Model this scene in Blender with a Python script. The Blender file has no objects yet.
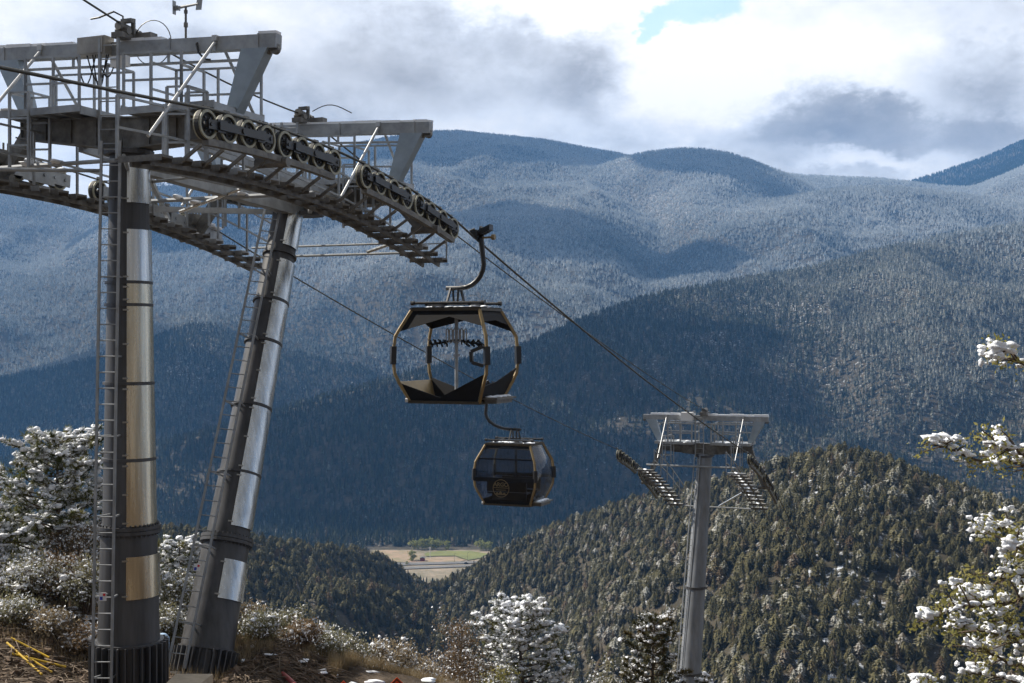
import bpy, math, random
import numpy as np
from mathutils import Vector, Matrix
R = math.radians
sc = bpy.context.scene
col = sc.collection
# ------------------------------------------------------------------ camera, world, sun, exposure
F = 1256.0; W, H = 1024, 683
cam_d = bpy.data.cameras.new('camera'); cam = bpy.data.objects.new('camera', cam_d); col.objects.link(cam)
cam.location = (0, 0, 0); cam.rotation_euler = (R(90), 0, 0)
cam_d.sensor_fit = 'HORIZONTAL'; cam_d.sensor_width = 36.0; cam_d.lens = 36.0 * F / W
cam_d.clip_start = 0.1; cam_d.clip_end = 60000
sc.camera = cam
sc.render.resolution_x = W; sc.render.resolution_y = H
sc.view_settings.view_transform = 'Standard'; sc.view_settings.look = 'None'
sc.view_settings.exposure = 0.58; sc.view_settings.gamma = 1.0
sc.render.engine = 'CYCLES'
cy = sc.cycles
cy.use_denoising = True
cy.max_bounces = 6; cy.diffuse_bounces = 2; cy.glossy_bounces = 3; cy.transmission_bounces = 4
cy.volume_bounces = 0; cy.transparent_max_bounces = 10
cy.use_adaptive_sampling = True; cy.adaptive_threshold = 0.015

SUN_AZ = -66.0     # degrees from straight ahead (+Y), negative = to the left
SUN_EL = 41.0
sdir = Vector((math.sin(R(SUN_AZ)) * math.cos(R(SUN_EL)), math.cos(R(SUN_AZ)) * math.cos(R(SUN_EL)), math.sin(R(SUN_EL))))
sun_d = bpy.data.lights.new('sun', 'SUN'); sun_d.energy = 5.0; sun_d.angle = R(0.5); sun_d.color = (1.0, 0.93, 0.82)
sun = bpy.data.objects.new('sun', sun_d); col.objects.link(sun)
sun.rotation_euler = (-sdir).to_track_quat('-Z', 'Y').to_euler()
sun.location = (-20, 10, 40)

world = bpy.data.worlds.new('World'); sc.world = world; world.use_nodes = True
wt = world.node_tree; wt.nodes.clear()
def WN(t, **k):
    n = wt.nodes.new(t)
    for a, b in k.items(): setattr(n, a, b)
    return n
def wl(a, b): wt.links.new(a, b)
def wmath(op, a, b=None, c=None, clamp=False):
    n = WN('ShaderNodeMath', operation=op); n.use_clamp = clamp
    for i, v in enumerate((a, b, c)):
        if v is None: continue
        if isinstance(v, (int, float)): n.inputs[i].default_value = v
        else: wl(v, n.inputs[i])
    return n.outputs[0]
wout = WN('ShaderNodeOutputWorld'); bg = WN('ShaderNodeBackground'); bg.inputs['Strength'].default_value = 0.1
wl(bg.outputs[0], wout.inputs[0])
sky = WN('ShaderNodeTexSky', sky_type='NISHITA', sun_disc=False)
sky.sun_elevation = R(SUN_EL); sky.sun_rotation = R(SUN_AZ); sky.altitude = 2600; sky.dust_density = 0.4
tc = WN('ShaderNodeTexCoord'); sep = WN('ShaderNodeSeparateXYZ'); wl(tc.outputs['Generated'], sep.inputs[0])
yy = wmath('MAXIMUM', sep.outputs[1], 0.12)
ax = wmath('DIVIDE', sep.outputs[0], yy); az = wmath('DIVIDE', sep.outputs[2], yy)
# domain distortion so the cloud masses get ragged edges
mp = WN('ShaderNodeMapping'); wl(tc.outputs['Generated'], mp.inputs[0]); mp.inputs['Scale'].default_value = (1, 1, 1.7)
def wnoise(scale, detail, rough, off, dist=0.0):
    m = WN('ShaderNodeMapping'); wl(mp.outputs[0], m.inputs[0]); m.inputs['Location'].default_value = off
    n = WN('ShaderNodeTexNoise'); wl(m.outputs[0], n.inputs['Vector'])
    n.inputs['Scale'].default_value = scale; n.inputs['Detail'].default_value = detail
    n.inputs['Roughness'].default_value = rough; n.inputs['Distortion'].default_value = dist
    return n.outputs['Fac']
nA = wnoise(7.0, 9, 0.58, (1.3, 2.1, 0.4)); nB = wnoise(7.0, 9, 0.58, (5.3, 0.1, 3.4)); nC = wnoise(4.2, 8, 0.55, (8.0, 3.0, 1.0)); nD = wnoise(15.0, 12, 0.68, (2.0, 7.0, 4.0))
wx = wmath('ADD', ax, wmath('MULTIPLY', wmath('ADD', wmath('SUBTRACT', nA, 0.5), wmath('MULTIPLY', wmath('SUBTRACT', nD, 0.5), 0.45)), 0.16))
wz = wmath('ADD', az, wmath('MULTIPLY', wmath('ADD', wmath('SUBTRACT', nB, 0.5), wmath('MULTIPLY', wmath('SUBTRACT', nD, 0.5), 0.45)), 0.11))
def blob(px, py, rx, ry):
    """soft elliptical mass in the sky around one direction"""
    dx = wmath('DIVIDE', wmath('SUBTRACT', wx, (px - 512) / F), rx / F)
    dz = wmath('DIVIDE', wmath('SUBTRACT', wz, (341.5 - py) / F), ry / F)
    d = wmath('SQRT', wmath('ADD', wmath('MULTIPLY', dx, dx), wmath('MULTIPLY', dz, dz)))
    m = WN('ShaderNodeMapRange', interpolation_type='SMOOTHSTEP'); wl(d, m.inputs[0])
    m.inputs[1].default_value = 1.3; m.inputs[2].default_value = 0.35; m.inputs[3].default_value = 0; m.inputs[4].default_value = 1
    return m.outputs[0]
def wsum(items):
    s = None
    for v, k in items:
        t = wmath('MULTIPLY', v, k); s = t if s is None else wmath('ADD', s, t)
    return s
lum = wsum([(blob(490, 62, 165, 48), -0.19), (blob(600, 60, 55, 52), -0.15), (blob(420, 25, 120, 16), -0.03), (blob(925, 128, 190, 30), -0.24), (blob(830, 120, 110, 22), -0.18), (blob(985, 75, 90, 30), -0.16),
            (blob(760, 75, 160, 55), 0.13), (blob(890, 158, 80, 14), 0.22), (blob(560, 10, 90, 22), 0.14), (blob(700, 115, 120, 22), 0.05),
            (blob(900, 40, 110, 45), 0.10), (blob(90, 70, 170, 45), -0.05), (blob(250, 20, 130, 22), 0.02), (blob(60, 165, 160, 40), 0.04)])
lum = wmath('ADD', lum, wmath('MULTIPLY', wmath('SUBTRACT', nC, 0.5), 0.9))
lum = wmath('ADD', lum, wmath('MULTIPLY', wmath('SUBTRACT', nD, 0.5), 0.55))
lum = wmath('ADD', lum, 0.71)
ramp = WN('ShaderNodeValToRGB'); wl(lum, ramp.inputs[0])
cr = ramp.color_ramp; cr.elements[0].position = 0.12; cr.elements[0].color = (0.185, 0.17, 0.155, 1)
cr.elements[1].position = 0.86; cr.elements[1].color = (0.95, 0.90, 0.83, 1)
e = cr.elements.new(0.42); e.color = (0.36, 0.34, 0.32, 1)
e = cr.elements.new(0.64); e.color = (0.66, 0.66, 0.665, 1)
cs = WN('ShaderNodeVectorMath', operation='SCALE'); wl(ramp.outputs[0], cs.inputs[0])
# the cloudy sky away from the view is dimmed to lower the ambient light
back = WN('ShaderNodeMapRange'); wl(sep.outputs[1], back.inputs[0])
back.inputs[1].default_value = -0.2; back.inputs[2].default_value = 0.75; back.inputs[3].default_value = 2.7; back.inputs[4].default_value = 11.3
wl(back.outputs[0], cs.inputs['Scale'])
gap = wmath('ADD', blob(712, -18, 58, 28), blob(668, 10, 20, 26)); gap = wmath('ADD', gap, blob(1030, -12, 30, 14))
gap = wmath('ADD', gap, wmath('MULTIPLY', wmath('SUBTRACT', nD, 0.5), 0.5))
gm = WN('ShaderNodeMapRange', interpolation_type='SMOOTHSTEP'); wl(gap, gm.inputs[0])
gm.inputs[1].default_value = 0.45; gm.inputs[2].default_value = 0.95; gm.inputs[3].default_value = 1; gm.inputs[4].default_value = 0.30
skc = WN('ShaderNodeVectorMath', operation='SCALE'); wl(sky.outputs[0], skc.inputs[0]); skc.inputs['Scale'].default_value = 2.6
mx = WN('ShaderNodeMix', data_type='RGBA'); wl(gm.outputs[0], mx.inputs[0]); wl(skc.outputs[0], mx.inputs[6]); wl(cs.outputs[0], mx.inputs[7])
wl(mx.outputs[2], bg.inputs['Color'])

# ------------------------------------------------------------------ helpers
def P(px, py, d):
    """world point that stands at depth d where the photo shows (px, py)"""
    return Vector(((px - 512) / F * d, d, (341.5 - py) / F * d))
def tag(o, label=None, cat=None, group=None, kind=None):
    if label: o['label'] = label
    if cat: o['category'] = cat
    if group: o['group'] = group
    if kind: o['kind'] = kind
    return o
def empty(name, loc, label=None, cat=None, group=None):
    o = bpy.data.objects.new(name, None); col.objects.link(o); o.location = loc; o.empty_display_size = 0.3
    return tag(o, label, cat, group)

class MB:
    def __init__(s): s.v = []; s.f = []; s.smooth = False
    def add(s, vs, fs):
        n = len(s.v); s.v.extend([tuple(v) for v in vs]); s.f.extend([tuple(i + n for i in f) for f in fs]); return s
    def box(s, c, a, b, d):
        """box with centre c and HALF-axis vectors a, b, d"""
        c, a, b, d = Vector(c), Vector(a), Vector(b), Vector(d)
        vs = [c + i * a + j * b + k * d for i in (-1, 1) for j in (-1, 1) for k in (-1, 1)]
        fs = [(0, 1, 3, 2), (4, 6, 7, 5), (0, 4, 5, 1), (2, 3, 7, 6), (0, 2, 6, 4), (1, 5, 7, 3)]
        return s.add(vs, fs)
    def beam(s, p0, p1, w, h, up=(0, 0, 1), w1=None, h1=None):
        """rectangular bar: w across, h along 'up'"""
        p0, p1 = Vector(p0), Vector(p1); d = (p1 - p0).normalized(); up = Vector(up)
        side = d.cross(up)
        if side.length < 1e-4: side = d.cross(Vector((1, 0, 0)))
        side.normalize(); u2 = side.cross(d).normalized()
        w1 = w if w1 is None else w1; h1 = h if h1 is None else h1
        vs = [p0 + a * side * w / 2 + b * u2 * h / 2 for a, b in ((-1, -1), (1, -1), (1, 1), (-1, 1))]
        vs += [p1 + a * side * w1 / 2 + b * u2 * h1 / 2 for a, b in ((-1, -1), (1, -1), (1, 1), (-1, 1))]
        return s.add(vs, [(0, 3, 2, 1), (4, 5, 6, 7), (0, 1, 5, 4), (1, 2, 6, 5), (2, 3, 7, 6), (3, 0, 4, 7)])
    def path(s, pts, rs, n=8, caps=True):
        """round tube through points"""
        pts = [Vector(p) for p in pts]
        if isinstance(rs, (int, float)): rs = [rs] * len(pts)
        base = len(s.v); ref = None
        for i, p in enumerate(pts):
            d = (pts[min(i + 1, len(pts) - 1)] - pts[max(i - 1, 0)]).normalized()
            if ref is None:
                ref = Vector((0, 0, 1)) if abs(d.z) < 0.9 else Vector((1, 0, 0))
            a = (ref - d * ref.dot(d)).normalized(); b = d.cross(a); ref = a
            for k in range(n):
                t = 2 * math.pi * k / n
                s.v.append(tuple(p + (a * math.cos(t) + b * math.sin(t)) * rs[i]))
        for i in range(len(pts) - 1):
            for k in range(n):
                k2 = (k + 1) % n
                s.f.append((base + i * n + k, base + i * n + k2, base + (i + 1) * n + k2, base + (i + 1) * n + k))
        if caps:
            s.f.append(tuple(base + k for k in reversed(range(n))))
            s.f.append(tuple(base + (len(pts) - 1) * n + k for k in range(n)))
        return s
    def tube(s, p0, p1, r0, r1=None, n=8): return s.path([p0, p1], [r0, r0 if r1 is None else r1], n)
    def ring(s, c, axis, r_in, r_out, w, n=24):
        """annulus of width w round an axis"""
        c, axis = Vector(c), Vector(axis).normalized()
        ref = Vector((0, 0, 1)) if abs(axis.z) < 0.9 else Vector((1, 0, 0))
        a = (ref - axis * ref.dot(axis)).normalized(); b = axis.cross(a); base = len(s.v)
        for k in range(n):
            t = 2 * math.pi * k / n; e = a * math.cos(t) + b * math.sin(t)
            for r, o in ((r_in, -w / 2), (r_out, -w / 2), (r_out, w / 2), (r_in, w / 2)): s.v.append(tuple(c + e * r + axis * o))
        for k in range(n):
            k2 = (k + 1) % n
            for j in range(4):
                j2 = (j + 1) % 4
                s.f.append((base + k * 4 + j, base + k2 * 4 + j, base + k2 * 4 + j2, base + k * 4 + j2))
        return s
    def prism(s, outline, off):
        """flat outline (list of points) thickened by vector off"""
        n = len(outline); off = Vector(off); o = [Vector(p) for p in outline]
        vs = [p - off / 2 for p in o] + [p + off / 2 for p in o]
        fs = [tuple(reversed(range(n))), tuple(range(n, 2 * n))] + [(i, (i + 1) % n, n + (i + 1) % n, n + i) for i in range(n)]
        return s.add(vs, fs)
    def lump(s, c, r, rng, sz=(1, 1, 1), jag=0.25, sub=1):
        vs, fs = ICO[sub]; c = Vector(c)
        ph = [rng.uniform(0, 6.28) for _ in range(4)]
        out = []
        for v in vs:
            k = 1 + jag * (0.5 * math.sin(3.1 * v[0] + ph[0]) + 0.5 * math.sin(4.3 * v[1] + ph[1]) + 0.4 * math.sin(6.1 * v[2] + 2 * v[0] + ph[2])) + rng.uniform(-jag, jag) * 0.25
            out.append((c.x + v[0] * r * k * sz[0], c.y + v[1] * r * k * sz[1], c.z + v[2] * r * k * sz[2]))
        return s.add(out, fs)
    def mesh(s, name, mats, origin=(0, 0, 0), smooth=False, bevel=0):
        me = bpy.data.meshes.new(name); o = Vector(origin)
        if s.v:
            arr = np.array(s.v, dtype=np.float64) - np.array(o)[None, :]
            me.from_pydata(arr.tolist(), [], s.f)
        me.update()
        for m in (mats if isinstance(mats, (list, tuple)) else [mats]): me.materials.append(m)
        if smooth:
            me.polygons.foreach_set('use_smooth', [True] * len(me.polygons))
        return me
    def build(s, name, mat, parent=None, smooth=False, origin=None, sharp=None):
        """link as ONE object; vertices are given in world space"""
        if origin is None: origin = tuple(world_loc(parent)) if parent is not None else (0, 0, 0)
        me = s.mesh(name, mat, origin, smooth)
        if smooth and sharp is not None: smooth_by_angle(me, sharp)
        ob = bpy.data.objects.new(name, me); col.objects.link(ob)
        if parent is not None:
            ob.parent = parent; ob.location = Vector(origin) - world_loc(parent)
        else: ob.location = origin
        return ob
def world_loc(o):
    l = Vector(o.location)
    while o.parent is not None: o = o.parent; l = l + Vector(o.location)
    return l
def smooth_by_angle(me, ang):
    try: me.set_sharp_from_angle(angle=R(ang))
    except Exception: pass
def ico(n):
    t = (1 + 5 ** .5) / 2
    v = [Vector(p).normalized() for p in ((-1, t, 0), (1, t, 0), (-1, -t, 0), (1, -t, 0), (0, -1, t), (0, 1, t), (0, -1, -t), (0, 1, -t), (t, 0, -1), (t, 0, 1), (-t, 0, -1), (-t, 0, 1))]
    f = [(0, 11, 5), (0, 5, 1), (0, 1, 7), (0, 7, 10), (0, 10, 11), (1, 5, 9), (5, 11, 4), (11, 10, 2), (10, 7, 6), (7, 1, 8), (3, 9, 4), (3, 4, 2), (3, 2, 6), (3, 6, 8), (3, 8, 9), (4, 9, 5), (2, 4, 11), (6, 2, 10), (8, 6, 7), (9, 8, 1)]
    for _ in range(n):
        c = {}; nf = []
        def mid(a, b):
            k = (min(a, b), max(a, b))
            if k not in c: v.append(((v[a] + v[b]) / 2).normalized()); c[k] = len(v) - 1
            return c[k]
        for a, b, d in f:
            ab, bd, da = mid(a, b), mid(b, d), mid(d, a); nf += [(a, ab, da), (b, bd, ab), (d, da, bd), (ab, bd, da)]
        f = nf
    return [tuple(x) for x in v], f
ICO = {k: ico(k) for k in (0, 1, 2, 3)}

# ------------------------------------------------------------------ materials
def mat(name, base, rough=0.6, metal=0.0, var=0.0, vscale=6.0, bump=0.0, bscale=40.0, spec=None, stretch=None, col2=None, detail=6):
    m = bpy.data.materials.new(name); m.use_nodes = True; nt = m.node_tree; b = nt.nodes['Principled BSDF']
    b.inputs['Base Color'].default_value = (*base, 1); b.inputs['Roughness'].default_value = rough; b.inputs['Metallic'].default_value = metal
    if spec is not None: b.inputs['Specular IOR Level'].default_value = spec
    if var or bump or col2:
        t = nt.nodes.new('ShaderNodeTexCoord'); mpp = nt.nodes.new('ShaderNodeMapping'); nt.links.new(t.outputs['Object'], mpp.inputs[0])
        if stretch: mpp.inputs['Scale'].default_value = stretch
    if var or col2:
        n = nt.nodes.new('ShaderNodeTexNoise'); n.inputs['Scale'].default_value = vscale; n.inputs['Detail'].default_value = detail; n.inputs['Roughness'].default_value = 0.65
        nt.links.new(mpp.outputs[0], n.inputs['Vector'])
        rp = nt.nodes.new('ShaderNodeValToRGB'); nt.links.new(n.outputs['Fac'], rp.inputs[0])
        rp.color_ramp.elements[0].position = 0.3; rp.color_ramp.elements[1].position = 0.7
        c2 = col2 if col2 else tuple(min(1, c * (1 + var)) for c in base); c1 = base if col2 else tuple(c * (1 - var) for c in base)
        rp.color_ramp.elements[0].color = (*c1, 1); rp.color_ramp.elements[1].color = (*c2, 1)
        nt.links.new(rp.outputs[0], b.inputs['Base Color'])
        mr = nt.nodes.new('ShaderNodeMapRange'); nt.links.new(n.outputs['Fac'], mr.inputs[0]); mr.inputs[3].default_value = max(0.02, rough - 0.12); mr.inputs[4].default_value = min(1, rough + 0.12)
        nt.links.new(mr.outputs[0], b.inputs['Roughness'])
    if bump:
        n2 = nt.nodes.new('ShaderNodeTexNoise'); n2.inputs['Scale'].default_value = bscale; n2.inputs['Detail'].default_value = 4
        nt.links.new(mpp.outputs[0], n2.inputs['Vector'])
        bp = nt.nodes.new('ShaderNodeBump'); bp.inputs['Strength'].default_value = bump; bp.inputs['Distance'].default_value = 0.02
        nt.links.new(n2.outputs['Fac'], bp.inputs['Height']); nt.links.new(bp.outputs[0], b.inputs['Normal'])
    return m
M = {}
M['dark_steel'] = mat('dark_steel', (0.068, 0.068, 0.072), 0.48, 0.15, 0.5, 5, 0.05, 30, stretch=(1, 1, 0.08))
M['galv'] = mat('galvanised_steel', (0.32, 0.335, 0.35), 0.5, 0.35, 0.3, 3.0, 0.05, 25)
M['light_galv'] = mat('bright_strut', (0.48, 0.49, 0.50), 0.5, 0.5, 0.15, 3.0)
M['pole_grey'] = mat('pole_grey', (0.21, 0.22, 0.235), 0.55, 0.3, 0.3, 3.0, stretch=(1, 1, 0.15))
M['galv_blue'] = mat('blue_grey_steel', (0.30, 0.36, 0.42), 0.5, 0.2, 0.2, 2.0)
M['galv_dark'] = mat('weathered_steel', (0.16, 0.155, 0.145), 0.6, 0.3, 0.5, 5.0, 0.1, 30)
M['clad'] = mat('bright_cladding', (0.62, 0.63, 0.62), 0.26, 1.0, 0.3, 3.0, 0.12, 4, stretch=(3, 3, 0.12))
M['clad_warm'] = mat('gold_reflection_cladding', (0.60, 0.54, 0.42), 0.26, 1.0, 0.35, 3, 0.12, 4, stretch=(3, 3, 0.12))  # gold reflection of sun and ground put into the metal's colour
M['black'] = mat('black_paint', (0.018, 0.018, 0.02), 0.42, 0.0, 0.3, 5)
M['rubber'] = mat('rubber', (0.03, 0.03, 0.03), 0.7, 0, 0.3, 9)
M['ringp'] = mat('cream_sheave_rim', (0.31, 0.30, 0.225), 0.5, 0.1, 0.35, 7)
M['hub'] = mat('sheave_disc', (0.10, 0.10, 0.105), 0.5, 0.3, 0.4, 9)
M['snow'] = mat('snow', (0.82, 0.85, 0.90), 0.7, 0, 0.04, 12, 0.35, 30)
M['rope'] = mat('steel_rope', (0.07, 0.068, 0.06), 0.5, 0.6, 0.3, 30)
M['bronze'] = mat('bronze_paint', (0.27, 0.195, 0.095), 0.42, 0.45, 0.25, 3)
M['cabin_dark'] = mat('dark_cabin_panel', (0.016, 0.016, 0.018), 0.75, 0, 0.4, 5, 0.03, 30, spec=0.2)
M['bolt'] = mat('bolt_steel', (0.35, 0.34, 0.32), 0.4, 0.8, 0.2, 9)
M['yellow'] = mat('yellow_paint', (0.70, 0.45, 0.03), 0.5, 0, 0.2, 5)
M['orange'] = mat('orange_sheeting', (0.80, 0.10, 0.015), 0.55, 0, 0.1, 5)
M['redpipe'] = mat('dull_red_pipe', (0.25, 0.04, 0.035), 0.5, 0, 0.2, 5)
M['concrete'] = mat('concrete', (0.40, 0.33, 0.24), 0.8, 0, 0.2, 6, 0.2, 20)
M['white'] = mat('white_paint', (0.75, 0.75, 0.75), 0.5)
M['blue'] = mat('blue_ink', (0.03, 0.06, 0.4), 0.5)
M['red'] = mat('red_ink', (0.6, 0.03, 0.04), 0.5)
M['bark'] = mat('bark', (0.085, 0.06, 0.042), 0.9, 0, 0.4, 12, 0.6, 30, stretch=(1, 1, 0.3))
M['box'] = mat('aluminium_box', (0.33, 0.31, 0.28), 0.45, 0.5, 0.25, 4)
def glass_mat():
    m = bpy.data.materials.new('tinted_glass'); m.use_nodes = True; nt = m.node_tree; nt.nodes.clear()
    o = nt.nodes.new('ShaderNodeOutputMaterial'); mix = nt.nodes.new('ShaderNodeMixShader'); fr = nt.nodes.new('ShaderNodeFresnel'); fr.inputs[0].default_value = 1.5
    tr = nt.nodes.new('ShaderNodeBsdfTransparent'); tr.inputs[0].default_value = (0.42, 0.46, 0.52, 1)
    gl = nt.nodes.new('ShaderNodeBsdfGlossy'); gl.inputs['Roughness'].default_value = 0.04; gl.inputs[0].default_value = (0.9, 0.9, 0.9, 1)
    nt.links.new(fr.outputs[0], mix.inputs[0]); nt.links.new(tr.outputs[0], mix.inputs[1]); nt.links.new(gl.outputs[0], mix.inputs[2]); nt.links.new(mix.outputs[0], o.inputs[0])
    return m
M['glass'] = glass_mat()
# ------------------------------------------------------------------ terrain
def _hash(ix, iy, seed):
    n = (ix.astype(np.int64) * 374761393 + iy.astype(np.int64) * 668265263 + seed * 974711) & 0x7fffffff
    n = ((n ^ (n >> 13)) * 1274126177) & 0x7fffffff
    return ((n ^ (n >> 16)) & 0xffff) / 65535.0
def vnoise(x, y, seed=0):
    ix = np.floor(x); iy = np.floor(y); fx = x - ix; fy = y - iy
    fx = fx * fx * fx * (fx * (fx * 6 - 15) + 10); fy = fy * fy * fy * (fy * (fy * 6 - 15) + 10)
    a = _hash(ix, iy, seed); b = _hash(ix + 1, iy, seed); c = _hash(ix, iy + 1, seed); d = _hash(ix + 1, iy + 1, seed)
    return (a * (1 - fx) + b * fx) * (1 - fy) + (c * (1 - fx) + d * fx) * fy
def fbm(x, y, seed=0, o=4, ridged=False):
    s = 0; a = 1; t = 0
    for i in range(o):
        n = vnoise(x * 2 ** i + 17.3 * i, y * 2 ** i - 9.1 * i, seed + i)
        if ridged: n = 1 - np.abs(2 * n - 1)
        s = s + a * n; t += a; a *= 0.5
    return s / t
RIDGES = {
 # name: crest points (px, py, depth), front slope, back slope, crest rounding, gully depth, gully wavelength
 'far_peak': ([(-400, 300, 7800), (700, 240, 7800), (880, 192, 7800), (920, 178, 7800), (985, 157, 7800), (1024, 139, 7800), (1110, 105, 7800), (1300, 130, 7800), (1700, 170, 7800)], .30, .3, 60, 70, 1400),
 'back': ([(-700, 230, 6000), (-200, 200, 6000), (0, 191, 6000), (60, 196, 6000), (105, 199, 6000), (170, 197, 6000), (240, 176, 6100), (300, 158, 6200), (370, 140, 6300), (430, 131, 6400), (455, 130, 6400), (520, 137, 6400), (560, 142, 6400), (600, 150, 6400), (650, 158, 6500), (740, 170, 6500), (830, 176, 6500), (880, 177, 6500), (930, 184, 6500), (980, 189, 6500), (1024, 198, 6500), (1300, 220, 6500), (1700, 240, 6500)], .36, .4, 60, 190, 800),
 'dome': ([(300, 330, 5600), (500, 230, 5700), (590, 170, 5700), (630, 154, 5700), (660, 149, 5700), (700, 147, 5700), (735, 153, 5700), (780, 170, 5700), (840, 200, 5700), (950, 260, 5700), (1200, 300, 5700)], .40, .4, 60, 60, 700),
 'right_back': ([(500, 330, 5000), (640, 250, 5000), (720, 215, 5000), (800, 193, 5100), (850, 186, 5200), (900, 186, 5200), (960, 192, 5200), (1024, 203, 5200), (1300, 230, 5200), (1700, 260, 5200)], .34, .4, 60, 150, 600),
 'middle_spur': ([(-700, 330, 4300), (-100, 300, 4300), (100, 262, 4400), (250, 246, 4500), (330, 232, 4500), (400, 221, 4500), (460, 212, 4500), (540, 214, 4500), (590, 229, 4500), (640, 254, 4500), (700, 276, 4500), (800, 330, 4500), (1200, 420, 4500)], .34, .33, 60, 150, 560),
 'shaded_spur': ([(-700, 420, 3000), (-200, 400, 3000), (0, 376, 3000), (60, 360, 3050), (110, 342, 3100), (190, 309, 3150), (225, 312, 3150), (260, 325, 3150), (330, 352, 3150), (420, 378, 3150), (520, 400, 3150), (700, 430, 3150), (1000, 480, 3150)], .32, .36, 40, 70, 480),
 'long_ridge': ([(-700, 520, 1900), (-200, 480, 1950), (0, 458, 2000), (160, 440, 2050), (200, 430, 2050), (300, 401, 2100), (400, 372, 2150), (470, 356, 2200), (520, 345, 2250), (560, 325, 2300), (650, 293, 2500), (750, 276, 2700), (800, 268, 2800), (850, 255, 2900), (900, 243, 3000), (960, 229, 3150), (1024, 222, 3300), (1200, 210, 3500), (1700, 230, 3500)], .33, .36, 22, 105, 330),
 'left_hill': ([(-700, 466, 600), (-200, 486, 600), (0, 502, 620), (160, 517, 660), (250, 526, 720), (300, 536, 800), (340, 538, 850), (372, 545, 900), (390, 553, 920), (410, 570, 950), (440, 592, 960), (480, 636, 960), (520, 686, 900), (700, 796, 800), (1700, 1196, 700)], .20, .45, 12, 22, 160),
 'near_knoll': ([(-700, 993, 500), (300, 683, 700), (330, 648, 780), (360, 620, 820), (400, 598, 870), (450, 572, 930), (500, 543, 960), (560, 516, 950), (620, 495, 900), (700, 474, 800), (760, 457, 720), (800, 444, 680), (850, 436, 650), (900, 454, 640), (960, 477, 620), (1024, 496, 600), (1200, 533, 580), (1700, 593, 560)], .25, .38, 14, 17, 150),
}
RK = {}
for k, (pts, sf, sb, w, ga, gw) in RIDGES.items():
    a = np.array(pts, dtype=float); RK[k] = (a[:, 0], (341.5 - a[:, 1]) / F * a[:, 2], a[:, 2], sf, sb, w, ga, gw)
def smooth_interp(x, xp, fp):
    # average of a few shifted linear interpolations: rounds the corners of the crest
    return sum(np.interp(x + s, xp, fp) for s in (-14, -7, 0, 7, 14)) / 5
TREE_H = 12.0
def terrain(x, y):
    """height of the ground; arrays in metres, camera at z = 0"""
    r = np.maximum(y, 5.0); p = np.clip(512 + F * x / r, -1200, 2300)
    out = None
    for i, (k, (xp, hp, dp, sf, sb, w, ga, gw)) in enumerate(RK.items()):
        # wander the lookup a little so slopes do not run in straight rays from the camera
        wx_ = (fbm(x / (gw * 1.7), y / (gw * 1.7), 40 + i, 3) - 0.5)
        h = smooth_interp(p, xp, hp) - (TREE_H * 0.8); d = smooth_interp(p, xp, dp)
        dd = d - y
        pw = np.clip(np.abs(dd) / (gw * 1.2), 0, 1)
        shift = wx_ * F * gw * (0.3 if k == 'far_peak' else 2.4) / np.maximum(y, 200) * pw
        h2 = smooth_interp(p + shift, xp, hp) - (TREE_H * 0.8)
        h = np.where(dd > 0, h * (1 - pw) + h2 * pw, h)
        q = np.sqrt(dd * dd + w * w) - w
        g = fbm(x / gw + 3.3 * i, y / (gw * 1.3), 7 + i * 3, 4, ridged=True) - 0.55
        z = h - np.where(dd > 0, sf, sb) * q + g * ga * pw + 0.05 * gw * (fbm(x / (gw * .2), y / (gw * .2), 90 + i, 3) - .5) * np.clip(np.abs(dd) / gw + .15, 0, 1)
        if out is None: out = z
        else:
            s = 6.0 + np.minimum(y, 6000) * 0.004
            mxx = np.maximum(out, z); out = mxx + s * np.log(np.exp((out - mxx) / s) + np.exp((z - mxx) / s))
    floor = np.where(y > 1150, -246.0, -190.0 - np.clip((y - 900) / 250, 0, 1) * 56)
    out = np.maximum(out, floor)
    # the valley floor with the highway is cut flat
    pv = p
    m = np.clip((y - 1262) / 30, 0, 1) * np.clip((1500 - y) / 20, 0, 1) * np.clip((pv - 370) / 8, 0, 1) * np.clip((492 - pv) / 10, 0, 1)
    out = out * (1 - m) + (-246.0) * m
    # the hill the camera stands on
    n1 = fbm(x / 6, y / 6, 5, 4) - 0.5
    bench = -6.52 - 0.17 * np.clip(x + 8, -3, 12) + n1 * 0.5 + (fbm(x / 1.1, y / 1.1, 6, 4) - 0.5) * 0.34
    mound = 0.52 * np.exp(-(((x + 11.0) / 2.6) ** 4 + ((y - 25.4) / 2.2) ** 2)) + 0.45 * np.exp(-(((x + 4.9) / 1.0) ** 2 + ((y - 26.2) / 1.3) ** 2)) + 0.25 * np.exp(-((y - 27.5) / 1.5) ** 2)
    bench = bench + mound
    edge = 27.5 + 1.5 * (fbm(x / 5, x * 0 + 3, 9, 3) - .5) + np.clip(x + 7, -6, 4) * -0.2
    over = np.clip(y - edge, 0, None)
    fall = bench - 0.47 * (np.sqrt(over * over + 4) - 2)
    cam_bank = -1.7 - 0.285 * np.clip(y, 0, None)
    near = np.where(y < edge, np.maximum(bench, cam_bank), fall)
    near = np.where(y < 0, -1.7 + (fbm(x / 3, y / 3, 3, 3) - .5) * .1 + 0.02 * np.clip(-y, 0, 200), near)
    out = np.where(y < 60, near, np.maximum(out, near))
    return out

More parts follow.
